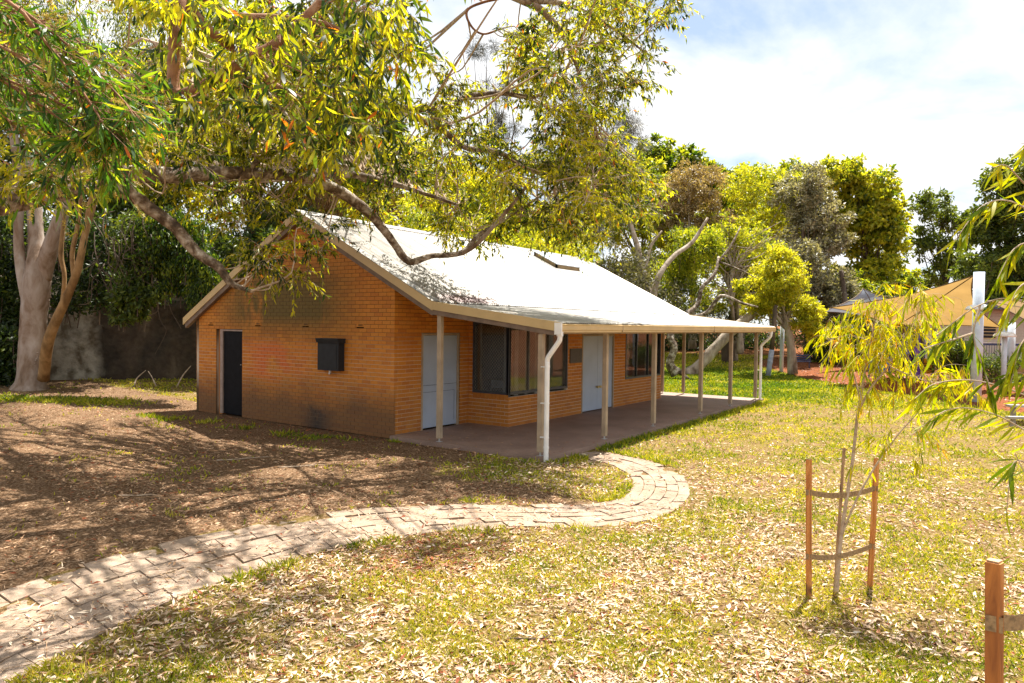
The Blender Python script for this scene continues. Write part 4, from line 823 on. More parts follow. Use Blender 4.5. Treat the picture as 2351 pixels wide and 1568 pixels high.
# ---- great overhanging gum: limbs from a trunk just outside the frame at left
tb = at(-420, 900, 9.5); tb[2] = float(hgt(tb[0], tb[1]))
og = empty('overhanging_gum_tree', tb, 'rough barked gum whose long limbs and hanging leaves spread over the lawn and roof', 'tree')
LIMBS = {
 'trunk': [(-420, 1150, 9.5, .42), (-400, 900, 9.5, .36), (-360, 700, 9.5, .32), (-300, 560, 9.5, .28), (-260, 300, 9.7, .24), (-150, 60, 10, .2), (80, -160, 10, .16), (350, -260, 10.5, .13)],
 'main': [(-310, 560, 9.4, .26), (-160, 490, 9.5, .22), (0, 462, 9.7, .19), (130, 436, 10, .165), (250, 403, 10.4, .145), (400, 402, 11.2, .125), (560, 397, 12, .105), (700, 408, 12.8, .10), (780, 440, 13.2, .105), (850, 492, 13.8, .095), (900, 552, 14.2, .08), (938, 600, 14.4, .075), (990, 588, 14.5, .055), (1060, 580, 14.6, .055), (1100, 540, 14.8, .045), (1180, 490, 15, .03), (1270, 430, 15.2, .02)],
 'main2': [(200, 415, 10.2, .13), (290, 440, 10.6, .12), (345, 480, 10.9, .10), (400, 520, 11.1, .095), (450, 578, 11.3, .09), (500, 612, 11.4, .075), (530, 650, 11.5, .055), (575, 668, 11.6, .03)],
 'mid': [(640, 400, 12.4, .09), (730, 396, 13.2, .085), (820, 402, 13.8, .07), (930, 430, 14.2, .05), (1050, 470, 14.6, .03)],
 'fork': [(1060, 582, 14.6, .05), (1095, 560, 14.5, .045), (1150, 500, 14.4, .04), (1200, 440, 14.2, .03), (1230, 395, 14, .02)],
 'up1': [(560, 395, 12, .05), (620, 350, 12, .045), (665, 335, 12, .045), (672, 300, 12, .04), (640, 240, 12, .03), (560, 160, 12, .02)],
 'top1': [(350, -260, 10.5, .12), (560, -120, 10.5, .1), (760, -20, 11, .09), (820, 130, 11.6, .07), (860, 230, 12, .055), (1008, 250, 12.6, .06), (1067, 224, 13, .055), (1145, 214, 13.3, .05), (1224, 222, 13.6, .04), (1275, 200, 13.8, .025)],
 'top2': [(860, 230, 12, .055), (940, 265, 12.3, .055), (1007, 292, 12.6, .05), (1067, 338, 12.9, .05), (1146, 350, 13.3, .045), (1244, 401, 13.6, .035), (1360, 420, 14, .02)],
 'top3': [(560, -120, 10.5, .1), (850, -120, 11.5, .1), (1060, -60, 13, .09), (1196, 0, 13.8, .075), (1243, 23, 14, .07), (1287, 71, 14.2, .06), (1310, 115, 14.3, .045), (1340, 200, 14.4, .03), (1370, 300, 14.5, .02)],
 'top4': [(1196, 0, 13.8, .07), (1300, 10, 14.2, .05), (1400, 60, 14.6, .035), (1480, 120, 15, .02)],
 'curl': [(1180, -10, 13.8, .03), (1110, 5, 13.7, .026), (1072, 25, 13.6, .026), (1082, 60, 13.6, .022), (1110, 78, 13.6, .02), (1150, 66, 13.6, .02)],
 'near1': [(80, -160, 7, .1), (380, -60, 6.2, .06), (402, 60, 6, .05), (398, 150, 6, .05), (404, 213, 6, .048), (450, 205, 6, .045), (560, 140, 6.1, .045), (640, 95, 6.2, .04), (720, 20, 6.3, .035), (800, -60, 6.4, .03)],
 'near2': [(380, -60, 6.2, .06), (470, 60, 6.4, .045), (560, 130, 6.6, .04), (620, 190, 6.8, .038), (690, 230, 7, .035), (740, 290, 7, .03), (775, 330, 7.1, .025), (830, 310, 7.1, .018)],
 'near3': [(380, -60, 6.2, .04), (520, 30, 6.5, .035), (640, 40, 6.8, .03), (760, 60, 7, .025), (880, 130, 7.2, .018)],
}
segs = []
for nm, p in LIMBS.items():
    m_ = REDB if nm.startswith('near') or nm == 'curl' else (GUM if nm in ('fork', 'top3') else RBARK)
    t = Acc(); pts = [at(*q[:3]) for q in p]
    if nm == 'trunk': pts[0] = tb-np.array([0, 0, .2])
    tube(t, pts, [q[3] for q in p], 12, 6, .16 if m_ is RBARK else .05); t.obj('trunk' if nm == 'trunk' else 'limb', m_, og, smooth=True)
    if nm != 'trunk':
        sp_ = smooth_path(np.array(pts), 5); segs.append((nm, sp_))
SEG = np.concatenate([s for n_, s in segs if not n_.startswith('near')]); SEGN = np.concatenate([s for n_, s in segs if n_.startswith('near')])
# crown: leaf clusters on fine boughs that grow from the nearest limb
def crown(regions, SEGS, nclu_scale, ntw, nlt, L, Wr, droop, R, var0, vs_, tw_r, T=T0, seedr=.16):
    tw = Acc(); PP, DD, LL, VV = [], [], [], []
    for (poly, d0, d1, k_) in regions:
        poly = np.array(poly, float); x0, y0 = poly.min(0); x1, y1 = poly.max(0); made = 0
        while made < int(k_*nclu_scale):
            px, py = rng.uniform(x0, x1), rng.uniform(y0, y1)
            if not inpoly(np.array([px]), np.array([py]), poly)[0]: continue
            made += 1; c = at(px, py, rng.uniform(d0, d1)); dd = np.linalg.norm(SEGS-c+np.array([0, 0, .0]), axis=1); dist = dd+rng.random(len(dd))*.8; s = SEGS[np.argmin(dist)]
            ln = np.linalg.norm(c-s); m1 = s+(c-s)*.35+rng.normal(0, .12, 3)*min(ln, 1.5); m2 = s+(c-s)*.7+rng.normal(0, .1, 3)*min(ln, 1.5)+np.array([0, 0, .06*ln])
            r0 = tw_r*(1+.5*ln); tube(tw, [s, m1, m2, c], [r0, r0*.8, r0*.55, r0*.35], 5, 3, cap=False)
            vc = np.clip(var0+rng.normal(0, seedr), .05, .95)
            d = norm(rng.normal(size=(ntw, 3))*np.array([1, 1, .7])); l = R*rng.uniform(.5, 1.2, ntw); E = c+d*l[:, None]+np.array([0, 0, -.18])*l[:, None]
            st = c+(m2-c)*rng.random((ntw, 1))*.5; md = (st+E)/2+np.array([0, 0, .12])*l[:, None]
            sticks(tw, st, md, r0*.3, r0*.22); sticks(tw, md, E, r0*.22, r0*.08)
            f = rng.uniform(.15, 1.02, (ntw, nlt)); A_ = np.where(f[..., None] < .5, st[:, None]+(md-st)[:, None]*(f*2)[..., None], md[:, None]+(E-md)[:, None]*((f-.5)*2)[..., None])
            D = norm(d[:, None]*.45+rng.normal(size=(ntw, nlt, 3))*.42+np.array([0, 0, -droop])); PP.append(A_.reshape(-1, 3)); DD.append(D.reshape(-1, 3))
            m_ = ntw*nlt; LL.append(L*rng.uniform(.6, 1.25, m_)); v = np.clip(vc+rng.normal(0, vs_, m_), 0, .93); v[rng.random(m_) < .012] = 1.; VV.append(v)
    return tw, np.concatenate(PP), np.concatenate(DD), np.concatenate(LL), np.concatenate(VV)
MIDR = [
 ([(330, 140), (700, 130), (1000, 230), (1250, 330), (1400, 300), (1440, 420), (1390, 520), (1180, 470), (1000, 430), (840, 385), (330, 370)], 11.5, 16.5, 150),
 ([(960, 430), (1180, 470), (1330, 500), (1400, 530), (1360, 560), (1180, 520), (1080, 560), (980, 540)], 15, 17, 40),
 ([(230, 280), (560, 230), (900, 280), (900, 380), (620, 375), (260, 380)], 10, 14, 46),
 ([(420, 470), (560, 440), (760, 470), (790, 560), (700, 640), (600, 640), (520, 600)], 11.4, 13.2, 17),
 ([(150, 350), (420, 360), (420, 450), (300, 470), (150, 440)], 11.2, 14, 10),
 ([(200, 130), (900, 180), (900, 370), (200, 370)], 16, 20.5, 74),
 ([(-40, 330), (170, 350), (140, 440), (-40, 470)], 8.2, 9.3, 7),
 ([(1200, 60), (1340, 60), (1340, 180), (1200, 180)], 9.3, 10.2, 3),
 ([(430, 410), (900, 430), (880, 490), (640, 480), (440, 480)], 13.8, 16, 15),
 ([(960, 230), (1100, 190), (1380, 200), (1430, 330), (1420, 430), (1300, 460), (1050, 400)], 13, 16, 42),
 ([(1180, 40), (1300, 20), (1570, -60), (1560, 100), (1545, 150), (1500, 180), (1440, 230), (1380, 300), (1250, 260), (1180, 200), (1160, 120)], 12.5, 15.5, 74),
 ([(1330, 380), (1430, 340), (1500, 420), (1530, 480), (1440, 520), (1380, 570), (1330, 550), (1250, 500)], 14, 16.5, 44),
 ([(950, 180), (1010, 60), (1060, 130), (1090, 260), (980, 300)], 12, 13.5, 6),
 ([(250, -560), (1300, -560), (1250, -100), (950, -70), (500, -90), (250, -90)], 7.6, 12, 74),  # unseen boughs above the frame, added to cast dappled shade on path and dirt
 ([(-200, -200), (500, -200), (1000, -250), (1500, -250), (1500, -60), (900, -100), (300, 0), (-200, 100)], 10, 15, 60),
 ([(560, 0), (900, 0), (960, 100), (950, 250), (700, 180)], 10, 13.5, 34),
]
tw, P_, D_, L_, V_ = crown(MIDR, SEG, .9, 11, 17, .125, .24, .70, .58, .50, .27, .009)
tw.obj('bough', TWIG, og)
a = Acc(); leaves(a, P_, D_, L_, L_*.27, V_, T0); a.obj('foliage', LF_MID, og, kind='stuff'); print('mid leaves', len(P_))
NEARR = [([(330, -40), (960, -40), (960, 130), (930, 250), (860, 330), (640, 290), (420, 260), (330, 180)], 5.2, 7.6, 66), ([(690, 200), (900, 200), (930, 330), (760, 390)], 6.2, 7.6, 8)]
tw, P_, D_, L_, V_ = crown(NEARR, SEGN, 1., 7, 10, .135, .19, .85, .38, .46, .27, .0035, seedr=.18)
tw.obj('twig', REDB, og)
def split_near(P, D, L, V, mat_, parent, wr, k=300, nm='leaf', big=T1):
    dep = (P-CAM)@FW; px = 1175.5+FPX*((P-CAM)@RT)/dep; py = 784-FPX*((P-CAM)@UP)/dep
    sc_ = L/dep*((px > -10) & (px < 2361) & (py > -10) & (py < 1578)); o = np.argsort(-sc_); n_, r_ = o[:k], o[k:]
    leaf_objects(nm, P[n_], D[n_], L[n_], (L*wr)[n_], V[n_], mat_, parent)
    a = Acc(); leaves(a, P[r_], D[r_], L[r_], L[r_]*wr, V[r_], big); return a.obj('foliage', mat_, parent, kind='stuff', smooth=True)
split_near(P_, D_, L_, V_, LF_MID, og, .20); print('near leaves', len(P_))

# ---- flowering tree close to the camera at top left
fb = at(-900, 900, 4.6); fb[2] = float(hgt(fb[0], fb[1]))
ft_ = empty('flowering_tree', fb, 'green leaved tree with yellow flower spikes hanging in at the top left corner', 'tree')
t = Acc(); tube(t, [fb-np.array([0, 0, .2]), at(-860, 500, 4.6), at(-700, 0, 4.5), at(-500, -250, 4.4)], [.16, .13, .1, .06], 10, 5, .06); t.obj('trunk', REDB, ft_, smooth=True)
t = Acc(); BR = []
for k_ in range(17):
    x0, y0 = rng.uniform(-420, 60), rng.uniform(-160, 20)+k_*9; dpt = rng.uniform(3.4, 5.); x1 = rng.uniform(120, 420); y1 = y0+rng.uniform(230, 400)
    if y1 > 420: y1 = 420
    p = [at(-600, -140, 4.5), at(x0, y0, dpt), at((x0+x1)/2, (y0+y1)/2-30, dpt), at(x1*.8, y1*.9, dpt), at(x1*.85, y1, dpt)] ; tube(t, p, [.02, .012, .008, .005, .002], 6, 4); BR.append(smooth_path(np.array(p[1:]), 12))
t.obj('limb', REDB, ft_, smooth=True)
PP, DD, FP, FD = [], [], [], []
tt = Acc()
for br in BR:
    dr = np.gradient(br, axis=0)
    for _ in range(60):
        i_ = rng.integers(4, len(br)); s0 = br[i_]; d = norm(dr[i_]+rng.normal(0, .6, 3)*np.linalg.norm(dr[i_])); l = rng.uniform(.08, .3); e_ = s0+d*l; sticks(tt, [s0], [e_], .0025, .001)
        m_ = rng.integers(3, 7); f = rng.random((m_, 1)); PP.append(s0+(e_-s0)*f); DD.append(norm(d*.5+rng.normal(0, .45, (m_, 3))+np.array([0, 0, -.5])))
        if rng.random() < .2: FP.append(e_); FD.append(norm(d+rng.normal(0, .3, 3)))
tt.obj('twig', REDB, ft_)
PP = np.concatenate(PP); DD = np.concatenate(DD); LL = .105*rng.uniform(.6, 1.25, len(PP)); VV = np.clip(.42+rng.normal(0, .22, len(PP)), 0, .97); VV[rng.random(len(PP)) < .01] = 1
split_near(PP, DD, LL, VV, LF_NEAR, ft_, .14); print('flowering leaves', len(PP))
for p, d in zip(FP, FD):
    a = Acc(); l = rng.uniform(.07, .12); m_ = 44; f = rng.random(m_); q = p+d*(f*l)[:, None]; o_ = norm(np.cross(rng.normal(size=(m_, 3)), d)+d*.4); sticks(a, q, q+o_*.016, .0014, .001, rng.random()); a.obj('flower_spike', YFL, ft_)

# ------------------------------------------------------------------ playground
def mast(label, x, y, top, r=.15, mt=POLE, dome=None, tilt=(0, 0), group='shade sail masts'):
    b_ = np.array([x, y, float(hgt(x, y))]); e = empty('mast', b_, label, 'mast', group)
    t = Acc(); tube(t, [b_-[0, 0, .2], b_+[tilt[0], tilt[1], top]], r, 16, 1, smooth=False); t.obj('pole', mt, e, smooth=True)
    if dome:
        t = Acc(); z = b_[2]+dome; ns = 24
        rr = [(.0, .17), (.2, .155), (.32, .10), (.38, .02), (.38, -.02), (.2, -.03), (.0, -.03)]; V = []
        for (q, h_) in rr: V += [(x+q*1.0*math.cos(an), y+q*math.sin(an), z+h_) for an in np.linspace(0, 2*np.pi, ns, endpoint=False)]
        F = np.array([[k_*ns+j_, k_*ns+(j_+1) % ns, (k_+1)*ns+(j_+1) % ns, (k_+1)*ns+j_] for k_ in range(len(rr)-1) for j_ in range(ns)]); t.add(V, F); t.obj('light_dome', plain('dome_white', (.7, .68, .64), .4), e, smooth=True)
    return b_
p0 = gp(2240, 922); d0 = float((p0-CAM)@FW); topz = at(2248, 625, d0)[2]-p0[2]
mast('tall pale blue mast with a white dome lamp in front of the playground', p0[0], p0[1], topz, .165, dome=at(2248, 707, d0)[2]-p0[2]-.05)
def mast_at(label, px, pb, pt, w, mt=POLE, dome=None, dep=None, pxt=None):
    b_ = gp(px, pb); d_ = float((b_-CAM)@FW); tz = at(px, pt, d_)[2]-b_[2]; dm_ = at(px, dome, d_)[2]-b_[2] if dome else None
    tl = at(pxt, pt, d_)-at(px, pt, d_) if pxt else (0, 0); mast(label, b_[0], b_[1], tz, w*d_/FPX/2, mt, dm_, tl); return b_, d_
mast_at('slim pale pole standing on the lawn right of the far downpipe', 1794, 853, 735, 9)
mast_at('grey mast with a small dome lamp right of the tall pale mast', 2303, 905, 745, 11, dome=772)
mast_at('pale blue mast near the right edge behind the sail corner', 2318, 880, 740, 17)
mast_at('dark timber mast under the left end of the tan sail', 2056, 835, 715, 12, DBARK)
mast_at('dark timber mast under the tan sail right of the slide tower', 2178, 850, 730, 9, DBARK)
# leaning post, painted grey at the foot
b_ = gp(1763, 864); d_ = float((b_-CAM)@FW); e = empty('leaning_post', b_, 'tilted timber post with grey painted foot beyond the veranda corner', 'post')
q0, q1, q2 = at(1762, 868, d_), at(1772, 803, d_), at(1781, 700, d_)
t = Acc(); tube(t, [q0-[0, 0, .1], q1], .125, 12, 1, .05, smooth=False); t.obj('painted_foot', plain('grey_paint', (.26, .29, .35), .7, var=.2), e, smooth=True); t = Acc(); tube(t, [q1, q2], [.115, .095], 12, 1, .05, smooth=False); t.obj('post_shaft', DBARK, e, smooth=True)
# leaning log frame at right
b_ = gp(2308, 905); d_ = float((b_-CAM)@FW); t = Acc(); tube(t, [b_, at(2370, 810, d_-.3)], .09, 10, 1, .06, smooth=False); tag(t.obj('swing_leg', TANB, smooth=True), 'slanting timber leg of the swing frame at the right edge', 'swing frame')
# sails
def sail(name, label, corners, mt, sag=.12, group=None, ctr=0):
    C_ = [np.array(c) for c in corners]; n_ = 18; V = []
    for i in range(n_+1):
        for j in range(n_+1):
            u, v = i/n_, j/n_; 
            # concave edges: pull border points towards the middle
            uu = u+(.5-u)*sag*4*v*(1-v)*abs(2*u-1)**2*1.0; vv = v+(.5-v)*sag*4*u*(1-u)*abs(2*v-1)**2
            p = C_[0]*(1-uu)*(1-vv)+C_[1]*uu*(1-vv)+C_[2]*uu*vv+C_[3]*(1-uu)*vv; p = p+np.array([0, 0, ctr])*(16*u*(1-u)*v*(1-v)); V.append(p)
    e = empty(name, C_[0], label, 'shade sail', group); a = Acc(); idx = np.arange((n_+1)**2).reshape(n_+1, n_+1); a.add(V, np.stack([idx[:-1, :-1], idx[1:, :-1], idx[1:, 1:], idx[:-1, 1:]], -1).reshape(-1, 4)); a.obj('cloth', mt, e, smooth=True)
    V = np.array(V).reshape(n_+1, n_+1, 3); t = Acc()
    for edge in (V[0], V[-1], V[:, 0], V[:, -1], np.array([V[i, i] for i in range(n_+1)])): tube(t, edge, .022, 5, 1, smooth=False)
    t.obj('seam', plain('sail_seam', (.13, .08, .04), .8), e); return e
sail('shade_sail', 'tan shade sail rising to the tall pale mast over the playground', [at(2236, 632, d0), at(1905, 706, 31), at(2050, 752, 37), at(2300, 752, 29)], SAILT, .16)
sail('shade_sail', 'grey peaked shade sail behind the tan one', [at(1981, 662, 40), at(1885, 716, 37), at(1990, 730, 44), at(2140, 712, 42)], SAILG, .18)
sail('shade_sail', 'second tan shade sail cut by the right edge', [at(2262, 690, 27), at(2400, 770, 26), at(2520, 720, 31), at(2400, 680, 33)], SAILT, .14)
# play equipment
b_ = gp(2140, 872); d_ = float((b_-CAM)@FW); e = empty('play_tower', b_, 'purple and blue play tower with yellow panels under the tan sail', 'play equipment'); s_ = d_/FPX
def pbox(px0, py0, px1, py1, dd, th, m_, nm, par=e):
    a0 = at(px0, py1, d_+dd); w_ = (px1-px0)*s_; h_ = (py1-py0)*s_; c = np.array([RT[0], RT[1], 0]); c /= np.linalg.norm(c); f_ = np.array([FW[0], FW[1], 0]); f_ /= np.linalg.norm(f_)
    V = [a0, a0+c*w_, a0+c*w_+f_*th, a0+f_*th]; V = V+[v+np.array([0, 0, h_]) for v in V]; return Acc().add(V, BF).obj(nm, m_, par)
pbox(2098, 795, 2112, 872, 0, .12, PURPLE, 'panel'); pbox(2074, 800, 2094, 864, .3, .1, PURPLE, 'panel'); pbox(2104, 745, 2122, 860, .5, .14, PURPLE, 'panel')
for x in (2070, 2096, 2114, 2140): pbox(x, 730, x+5, 872, .15, .12, DBARK, 'tower_post')
yp = pbox(2121, 823, 2139, 858, .05, .05, YEL, 'panel'); 
for (x0, y0, x1, y1) in ((2122, 833.5, 2138, 834.6), (2122, 845, 2138, 846)): pbox(x0, y0, x1, y1, .02, .02, DBARK, 'panel_groove')
for (x, y) in ((2130, 828.5), (2135, 828.5), (2134, 840), (2124, 840)):
    c = at(x, y, d_); t = Acc(); an = np.linspace(0, 2*np.pi, 13); tube(t, [c+RT*math.cos(q)*.035+UP*math.sin(q)*.035 for q in an], .010, 5, 1, smooth=False, cap=False); t.obj('ring_mark', NAVY, e)
pbox(2070, 812, 2120, 816, .1, .9, NAVY, 'deck'); pbox(2066, 730, 2146, 738, .0, 1.2, PURPLE, 'canopy')
b2 = gp(2030, 872); d2 = float((b2-CAM)@FW); e2 = empty('slide', b2, 'curved blue slide leading down from the play tower', 'slide'); t = Acc(); prof = []
pp = smooth_path(np.array([at(2090, 810, d_+.4), at(2060, 822, d2), at(2035, 836, d2-.2), at(2020, 858, d2-.3), at(2014, 868, d2-.4)]), 8)
for off in (-.28, .28): tube(t, pp+np.array([FW[0], FW[1], 0])*off+[0, 0, .1], .05, 8, 1, smooth=False)
t.obj('slide_rim', BLUE, e2, smooth=True); V = []
for p in pp:
    for w_, h_ in ((-.28, .1), (-.2, -.02), (.0, -.05), (.2, -.02), (.28, .1)): V.append(p+np.array([FW[0], FW[1], 0])*w_+[0, 0, h_])
n_ = len(pp); i = np.arange(n_-1)[:, None]*5; j = np.arange(4)[None]; Acc().add(V, np.stack([i+j, i+j+1, i+j+6, i+j+5], -1).reshape(-1, 4)).obj('chute', BLUE, e2, smooth=True)
b3 = gp(2052, 868); e3 = empty('climbing_arch', b3, 'blue tubular climbing arch left of the purple panels', 'play equipment'); d3 = float((b3-CAM)@FW)
for k_, dx_ in enumerate((0, 22)):
    tube(t := Acc(), [at(1995+dx_, 880, d3), at(1998+dx_, 835, d3), at(2020+dx_, 812, d3), at(2040+dx_, 835, d3), at(2044+dx_, 880, d3)], .045, 8, 5); t.obj('hoop', BLUE, e3, smooth=True)
# bench in the shade
b_ = gp(1838, 846); d_ = float((b_-CAM)@FW); e = empty('park_bench', b_, 'dark navy bench in the shade beside the bushy tree', 'bench'); s_ = d_/FPX
for i_, y in enumerate((814, 819, 824)): pbox(1825, y, 1862, y+3.5, 0, .04, NAVY, 'backrest_slat', e)
for dd in (.1, .3, .5): pbox(1825, 829, 1862, 831, -dd, .14, NAVY, 'seat_slat', e)
for x in (1828, 1857): pbox(x, 831, x+2, 846, -.4, .05, NAVY, 'leg', e)
# picnic table at the right edge
b_ = gp(2350, 972); d_ = float((b_-CAM)@FW); e = empty('picnic_table', b_, 'grey picnic table cut by the right edge', 'picnic table'); s_ = d_/FPX; GT = plain('grey_timber', (.34, .31, .28), .8)
for k_ in range(4): pbox(2320, 930, 2440, 935, -.3+.22*k_, .19, GT, 'tabletop_plank', e)
for k_ in range(2): pbox(2318, 957, 2440, 962, -.95+.2*k_, .17, GT, 'bench_plank', e)
for x in (2324, 2424): pbox(x, 935, x+8, 985, 0, .09, GT, 'leg', e); pbox(x, 962, x+7, 988, -.85, .08, GT, 'leg', e)
# fence and house behind
HW = plain('cream_weatherboard', (.52, .46, .37), .7, var=.05); 
hb = at(2330, 830, 48); cR = np.array([RT[0], RT[1], 0]); cR /= np.linalg.norm(cR); cF = np.array([FW[0], FW[1], 0]); cF /= np.linalg.norm(cF); sH = 48/FPX
def hbox(o, x0, x1, z0, z1, f0, f1, m_, nm, par, sc=None):
    V = [o+cR*x0+cF*f0, o+cR*x1+cF*f0, o+cR*x1+cF*f1, o+cR*x0+cF*f1]; V = [v+np.array([0, 0, z0]) for v in V]+[v+np.array([0, 0, z1]) for v in V]; return Acc().add(V, BF).obj(nm, m_, par)
hb[2] = .2; e = empty('weatherboard_house', hb, 'cream weatherboard building behind the playground fence', 'building'); wl_ = hbox(hb, -6.5, 9, 0, 3.6, .05, 7, HW, 'wall', e)
for k_ in range(18):
    z = .1+k_*.19; hbox(hb, -6.5, 9, z, z+.18, -.0+.0, .048, HW, 'weatherboard', wl_)
for x in (-2.3, 1.9, 5):
    w_ = hbox(hb, x, x+1.0, 1.6, 2.8, -.03, .0, CREAM, 'window', e); hbox(hb, x+.08, x+.92, 1.68, 2.72, -.04, -.031, GLASSD if 'GLASSD' in globals() else CHARC, 'pane', w_)
    for k_ in range(4): hbox(hb, x+.08, x+.92, 1.85+.22*k_, 1.9+.22*k_, -.045, -.041, CREAM, 'window_bar', w_)
hbox(hb, -7.2, 9.6, 3.6, 3.75, -1.2, 7.5, plain('dark_fascia', (.05, .06, .08), .5), 'fascia', e)
rf = Acc(); o_ = hb; V = [o_+cR*-7.2+cF*-1.2+[0, 0, 3.76], o_+cR*9.6+cF*-1.2+[0, 0, 3.76], o_+cR*9.6+cF*7.5+[0, 0, 4.6], o_+cR*-7.2+cF*7.5+[0, 0, 4.6]]; rf.add(V, np.array([[0, 1, 2, 3]])); rf.obj('roof', plain('grey_roof', (.35, .36, .38), .5), e)
fb_ = at(2300, 850, 42); fb_[2] = float(hgt(fb_[0], fb_[1])); e = empty('picket_fence', fb_, 'dark railed fence with upright pales in front of the cream building', 'fence')
hbox(fb_, -10, 8, 1.55, 1.68, 0, .05, NAVY, 'rail', e); hbox(fb_, -10, 8, .3, .36, 0, .05, NAVY, 'rail', e); hbox(fb_, -10, 8, 1.68, 1.72, 0, .05, STEEL, 'rail', e)
pk = Acc(); box(pk, (-.012, -.012, .1), (.012, .012, 1.55)); pkm = pk.mesh('picket', NAVY)
for k_ in range(118):
    o = bpy.data.objects.new('picket', pkm); COL.objects.link(o); o.parent = e; q = cR*(-9.9+k_*.152); o.location = q
# far rooftops behind trees
for (px, py, dep, w_, h_, c, lab) in ((2130, 700, 95, 9, 6.2, (.55, .40, .36), 'distant house with pinkish roof seen through the sparse tree'), (2230, 720, 85, 10, 4.6, (.5, .52, .55), 'distant white building with grey roof left of the mast top'), (2010, 720, 80, 7, 3.6, (.5, .5, .5), 'distant pale building behind the grey sail')):
    o_ = at(px, 760, dep); o_[2] = 0; e = empty('distant_house', o_, lab, 'building'); hbox(o_, -w_/2, w_/2, 0, h_, 0, 6, plain('far_wall', (.68, .64, .58), .8), 'wall', e)
    for k_ in range(4): hbox(o_, -w_/2+1+k_*2, -w_/2+2+k_*2, h_-1.9, h_-.7, -.05, 0, CHARC, 'window', e)
    a = Acc(); L0, R0 = o_+cR*(-w_/2-.5), o_+cR*(w_/2+.5); a.add([L0-cF*.5+[0, 0, h_], R0-cF*.5+[0, 0, h_], R0+cF*6.5+[0, 0, h_], L0+cF*6.5+[0, 0, h_], L0+cF*3+cR+[0, 0, h_+1.6], R0+cF*3-cR+[0, 0, h_+1.6]], [np.array([[0, 1, 5, 4], [3, 4, 5, 2]]), np.array([[0, 4, 3], [1, 2, 5]])]); a.obj('roof', plain('far_roof', c, .7), e)
# overhead wire
wr = Acc(); ww = [at(1900+x*60, 640-18*(x/8)+8*math.sin(x/8*math.pi), 62) for x in range(0, 12)]; tube(wr, ww, .012, 4, 2); tag(wr.obj('overhead_wire', CHARC), 'thin overhead wire crossing behind the trees at right', 'wire')

# ------------------------------------------------------------------ saplings, stakes and ties
def stake(label, b, t, w, m_, name='stake', group=None, rnd=False):
    b = np.array(b, float); t = np.array(t, float); e = empty(name, b, label, 'stake', group); ax = norm(t-b); U = norm(np.cross(ax, [.3, 1, 0])); Vv = np.cross(ax, U); h_ = w/2; c_ = h_*.8
    a = Acc(); prism(a, [(-h_, -c_), (-c_, -h_), (c_, -h_), (h_, -c_), (h_, c_), (c_, h_), (-c_, h_), (-h_, c_)], b-ax*.15, t, U, Vv); a.obj('stake_shaft', m_, e)
    a = Acc(); prism(a, [(-c_, -c_), (c_, -c_), (c_, c_), (-c_, c_)], t, t+ax*.006, U, Vv); a.obj('stake_end', STAKE2, e); return e
sL = gp(1857, 1374); dL = float((sL-CAM)@FW); sR = gp(1997, 1349); dR = float((sR-CAM)@FW); sap = gp(1920, 1366); dS = float((sap-CAM)@FW)
tL, tR = at(1857, 1055, dL), at(2013, 1052, dR)
stake('upright orange timber stake left of the nearer sapling trunk', sL, tL, .040, STAKE); stake('leaning orange timber stake right of the nearer sapling trunk', sR, tR, .040, STAKE)
sM = gp(1916, 1364); stake('thin weathered cane close behind the sapling trunk', sM, at(1938, 1030, dS+.1), .022, STAKE2)
def tie(label, pa, pb, pm, wd=.048, mt=WEB):
    pts = smooth_path(np.array([pa, (np.array(pa)*.55+np.array(pm)*.45)+[0, 0, -.012], pm, (np.array(pb)*.55+np.array(pm)*.45)+[0, 0, -.008], pb]), 6); a = Acc(); n_ = len(pts)
    T_ = np.gradient(pts, axis=0); T_ = norm(T_); Nv = norm(np.cross(T_, [0, 0, 1])); V = []
    for s_, f in ((0, 0), (.0035, 0)): V.append(pts+Nv*s_+[0, 0, -wd/2]); V.append(pts+Nv*s_+[0, 0, wd/2])
    V = np.concatenate(V); j = np.arange(n_-1); q = lambda a_, b_: np.stack([a_*n_+j, a_*n_+j+1, b_*n_+j+1, b_*n_+j], -1)
    a.add(V, np.concatenate([q(0, 1), q(2, 3)[:, ::-1], q(1, 3), q(0, 2)[:, ::-1]]))
    # wraps round the stakes
    for p in (pa, pb):
        p = np.array(p); w_ = .0225
        for (dx0, dx1) in (((-w_, -w_), (w_, -w_)), ((w_, -w_), (w_, w_)), ((w_, w_), (-w_, w_)), ((-w_, w_), (-w_, -w_))):
            A_ = p+[dx0[0], dx0[1], 0]; B_ = p+[dx1[0], dx1[1], 0]; a.add([A_-[0, 0, wd/2], B_-[0, 0, wd/2], B_+[0, 0, wd/2], A_+[0, 0, wd/2]], np.array([[0, 1, 2, 3]]))
    return tag(a.obj('tree_tie', mt), label, 'tree tie')
def on(b, t, z): b = np.array(b); t = np.array(t); return b+(t-b)*((z-b[2])/(t[2]-b[2]))
zu = at(1857, 1130, dL)[2]; zl = at(1857, 1277, dL)[2]
tie('upper brown webbing tie between the two orange stakes', on(sL, tL, zu), on(sR, tR, at(2008, 1121, dR)[2]), at(1935, 1137, dS-.03)); tie('lower brown webbing tie between the two orange stakes', on(sL, tL, zl), on(sR, tR, at(2001, 1253, dR)[2]), at(1927, 1277, dS-.03))
se = empty('sapling', sap, 'young yellow leaved sapling tied between two orange stakes', 'sapling')
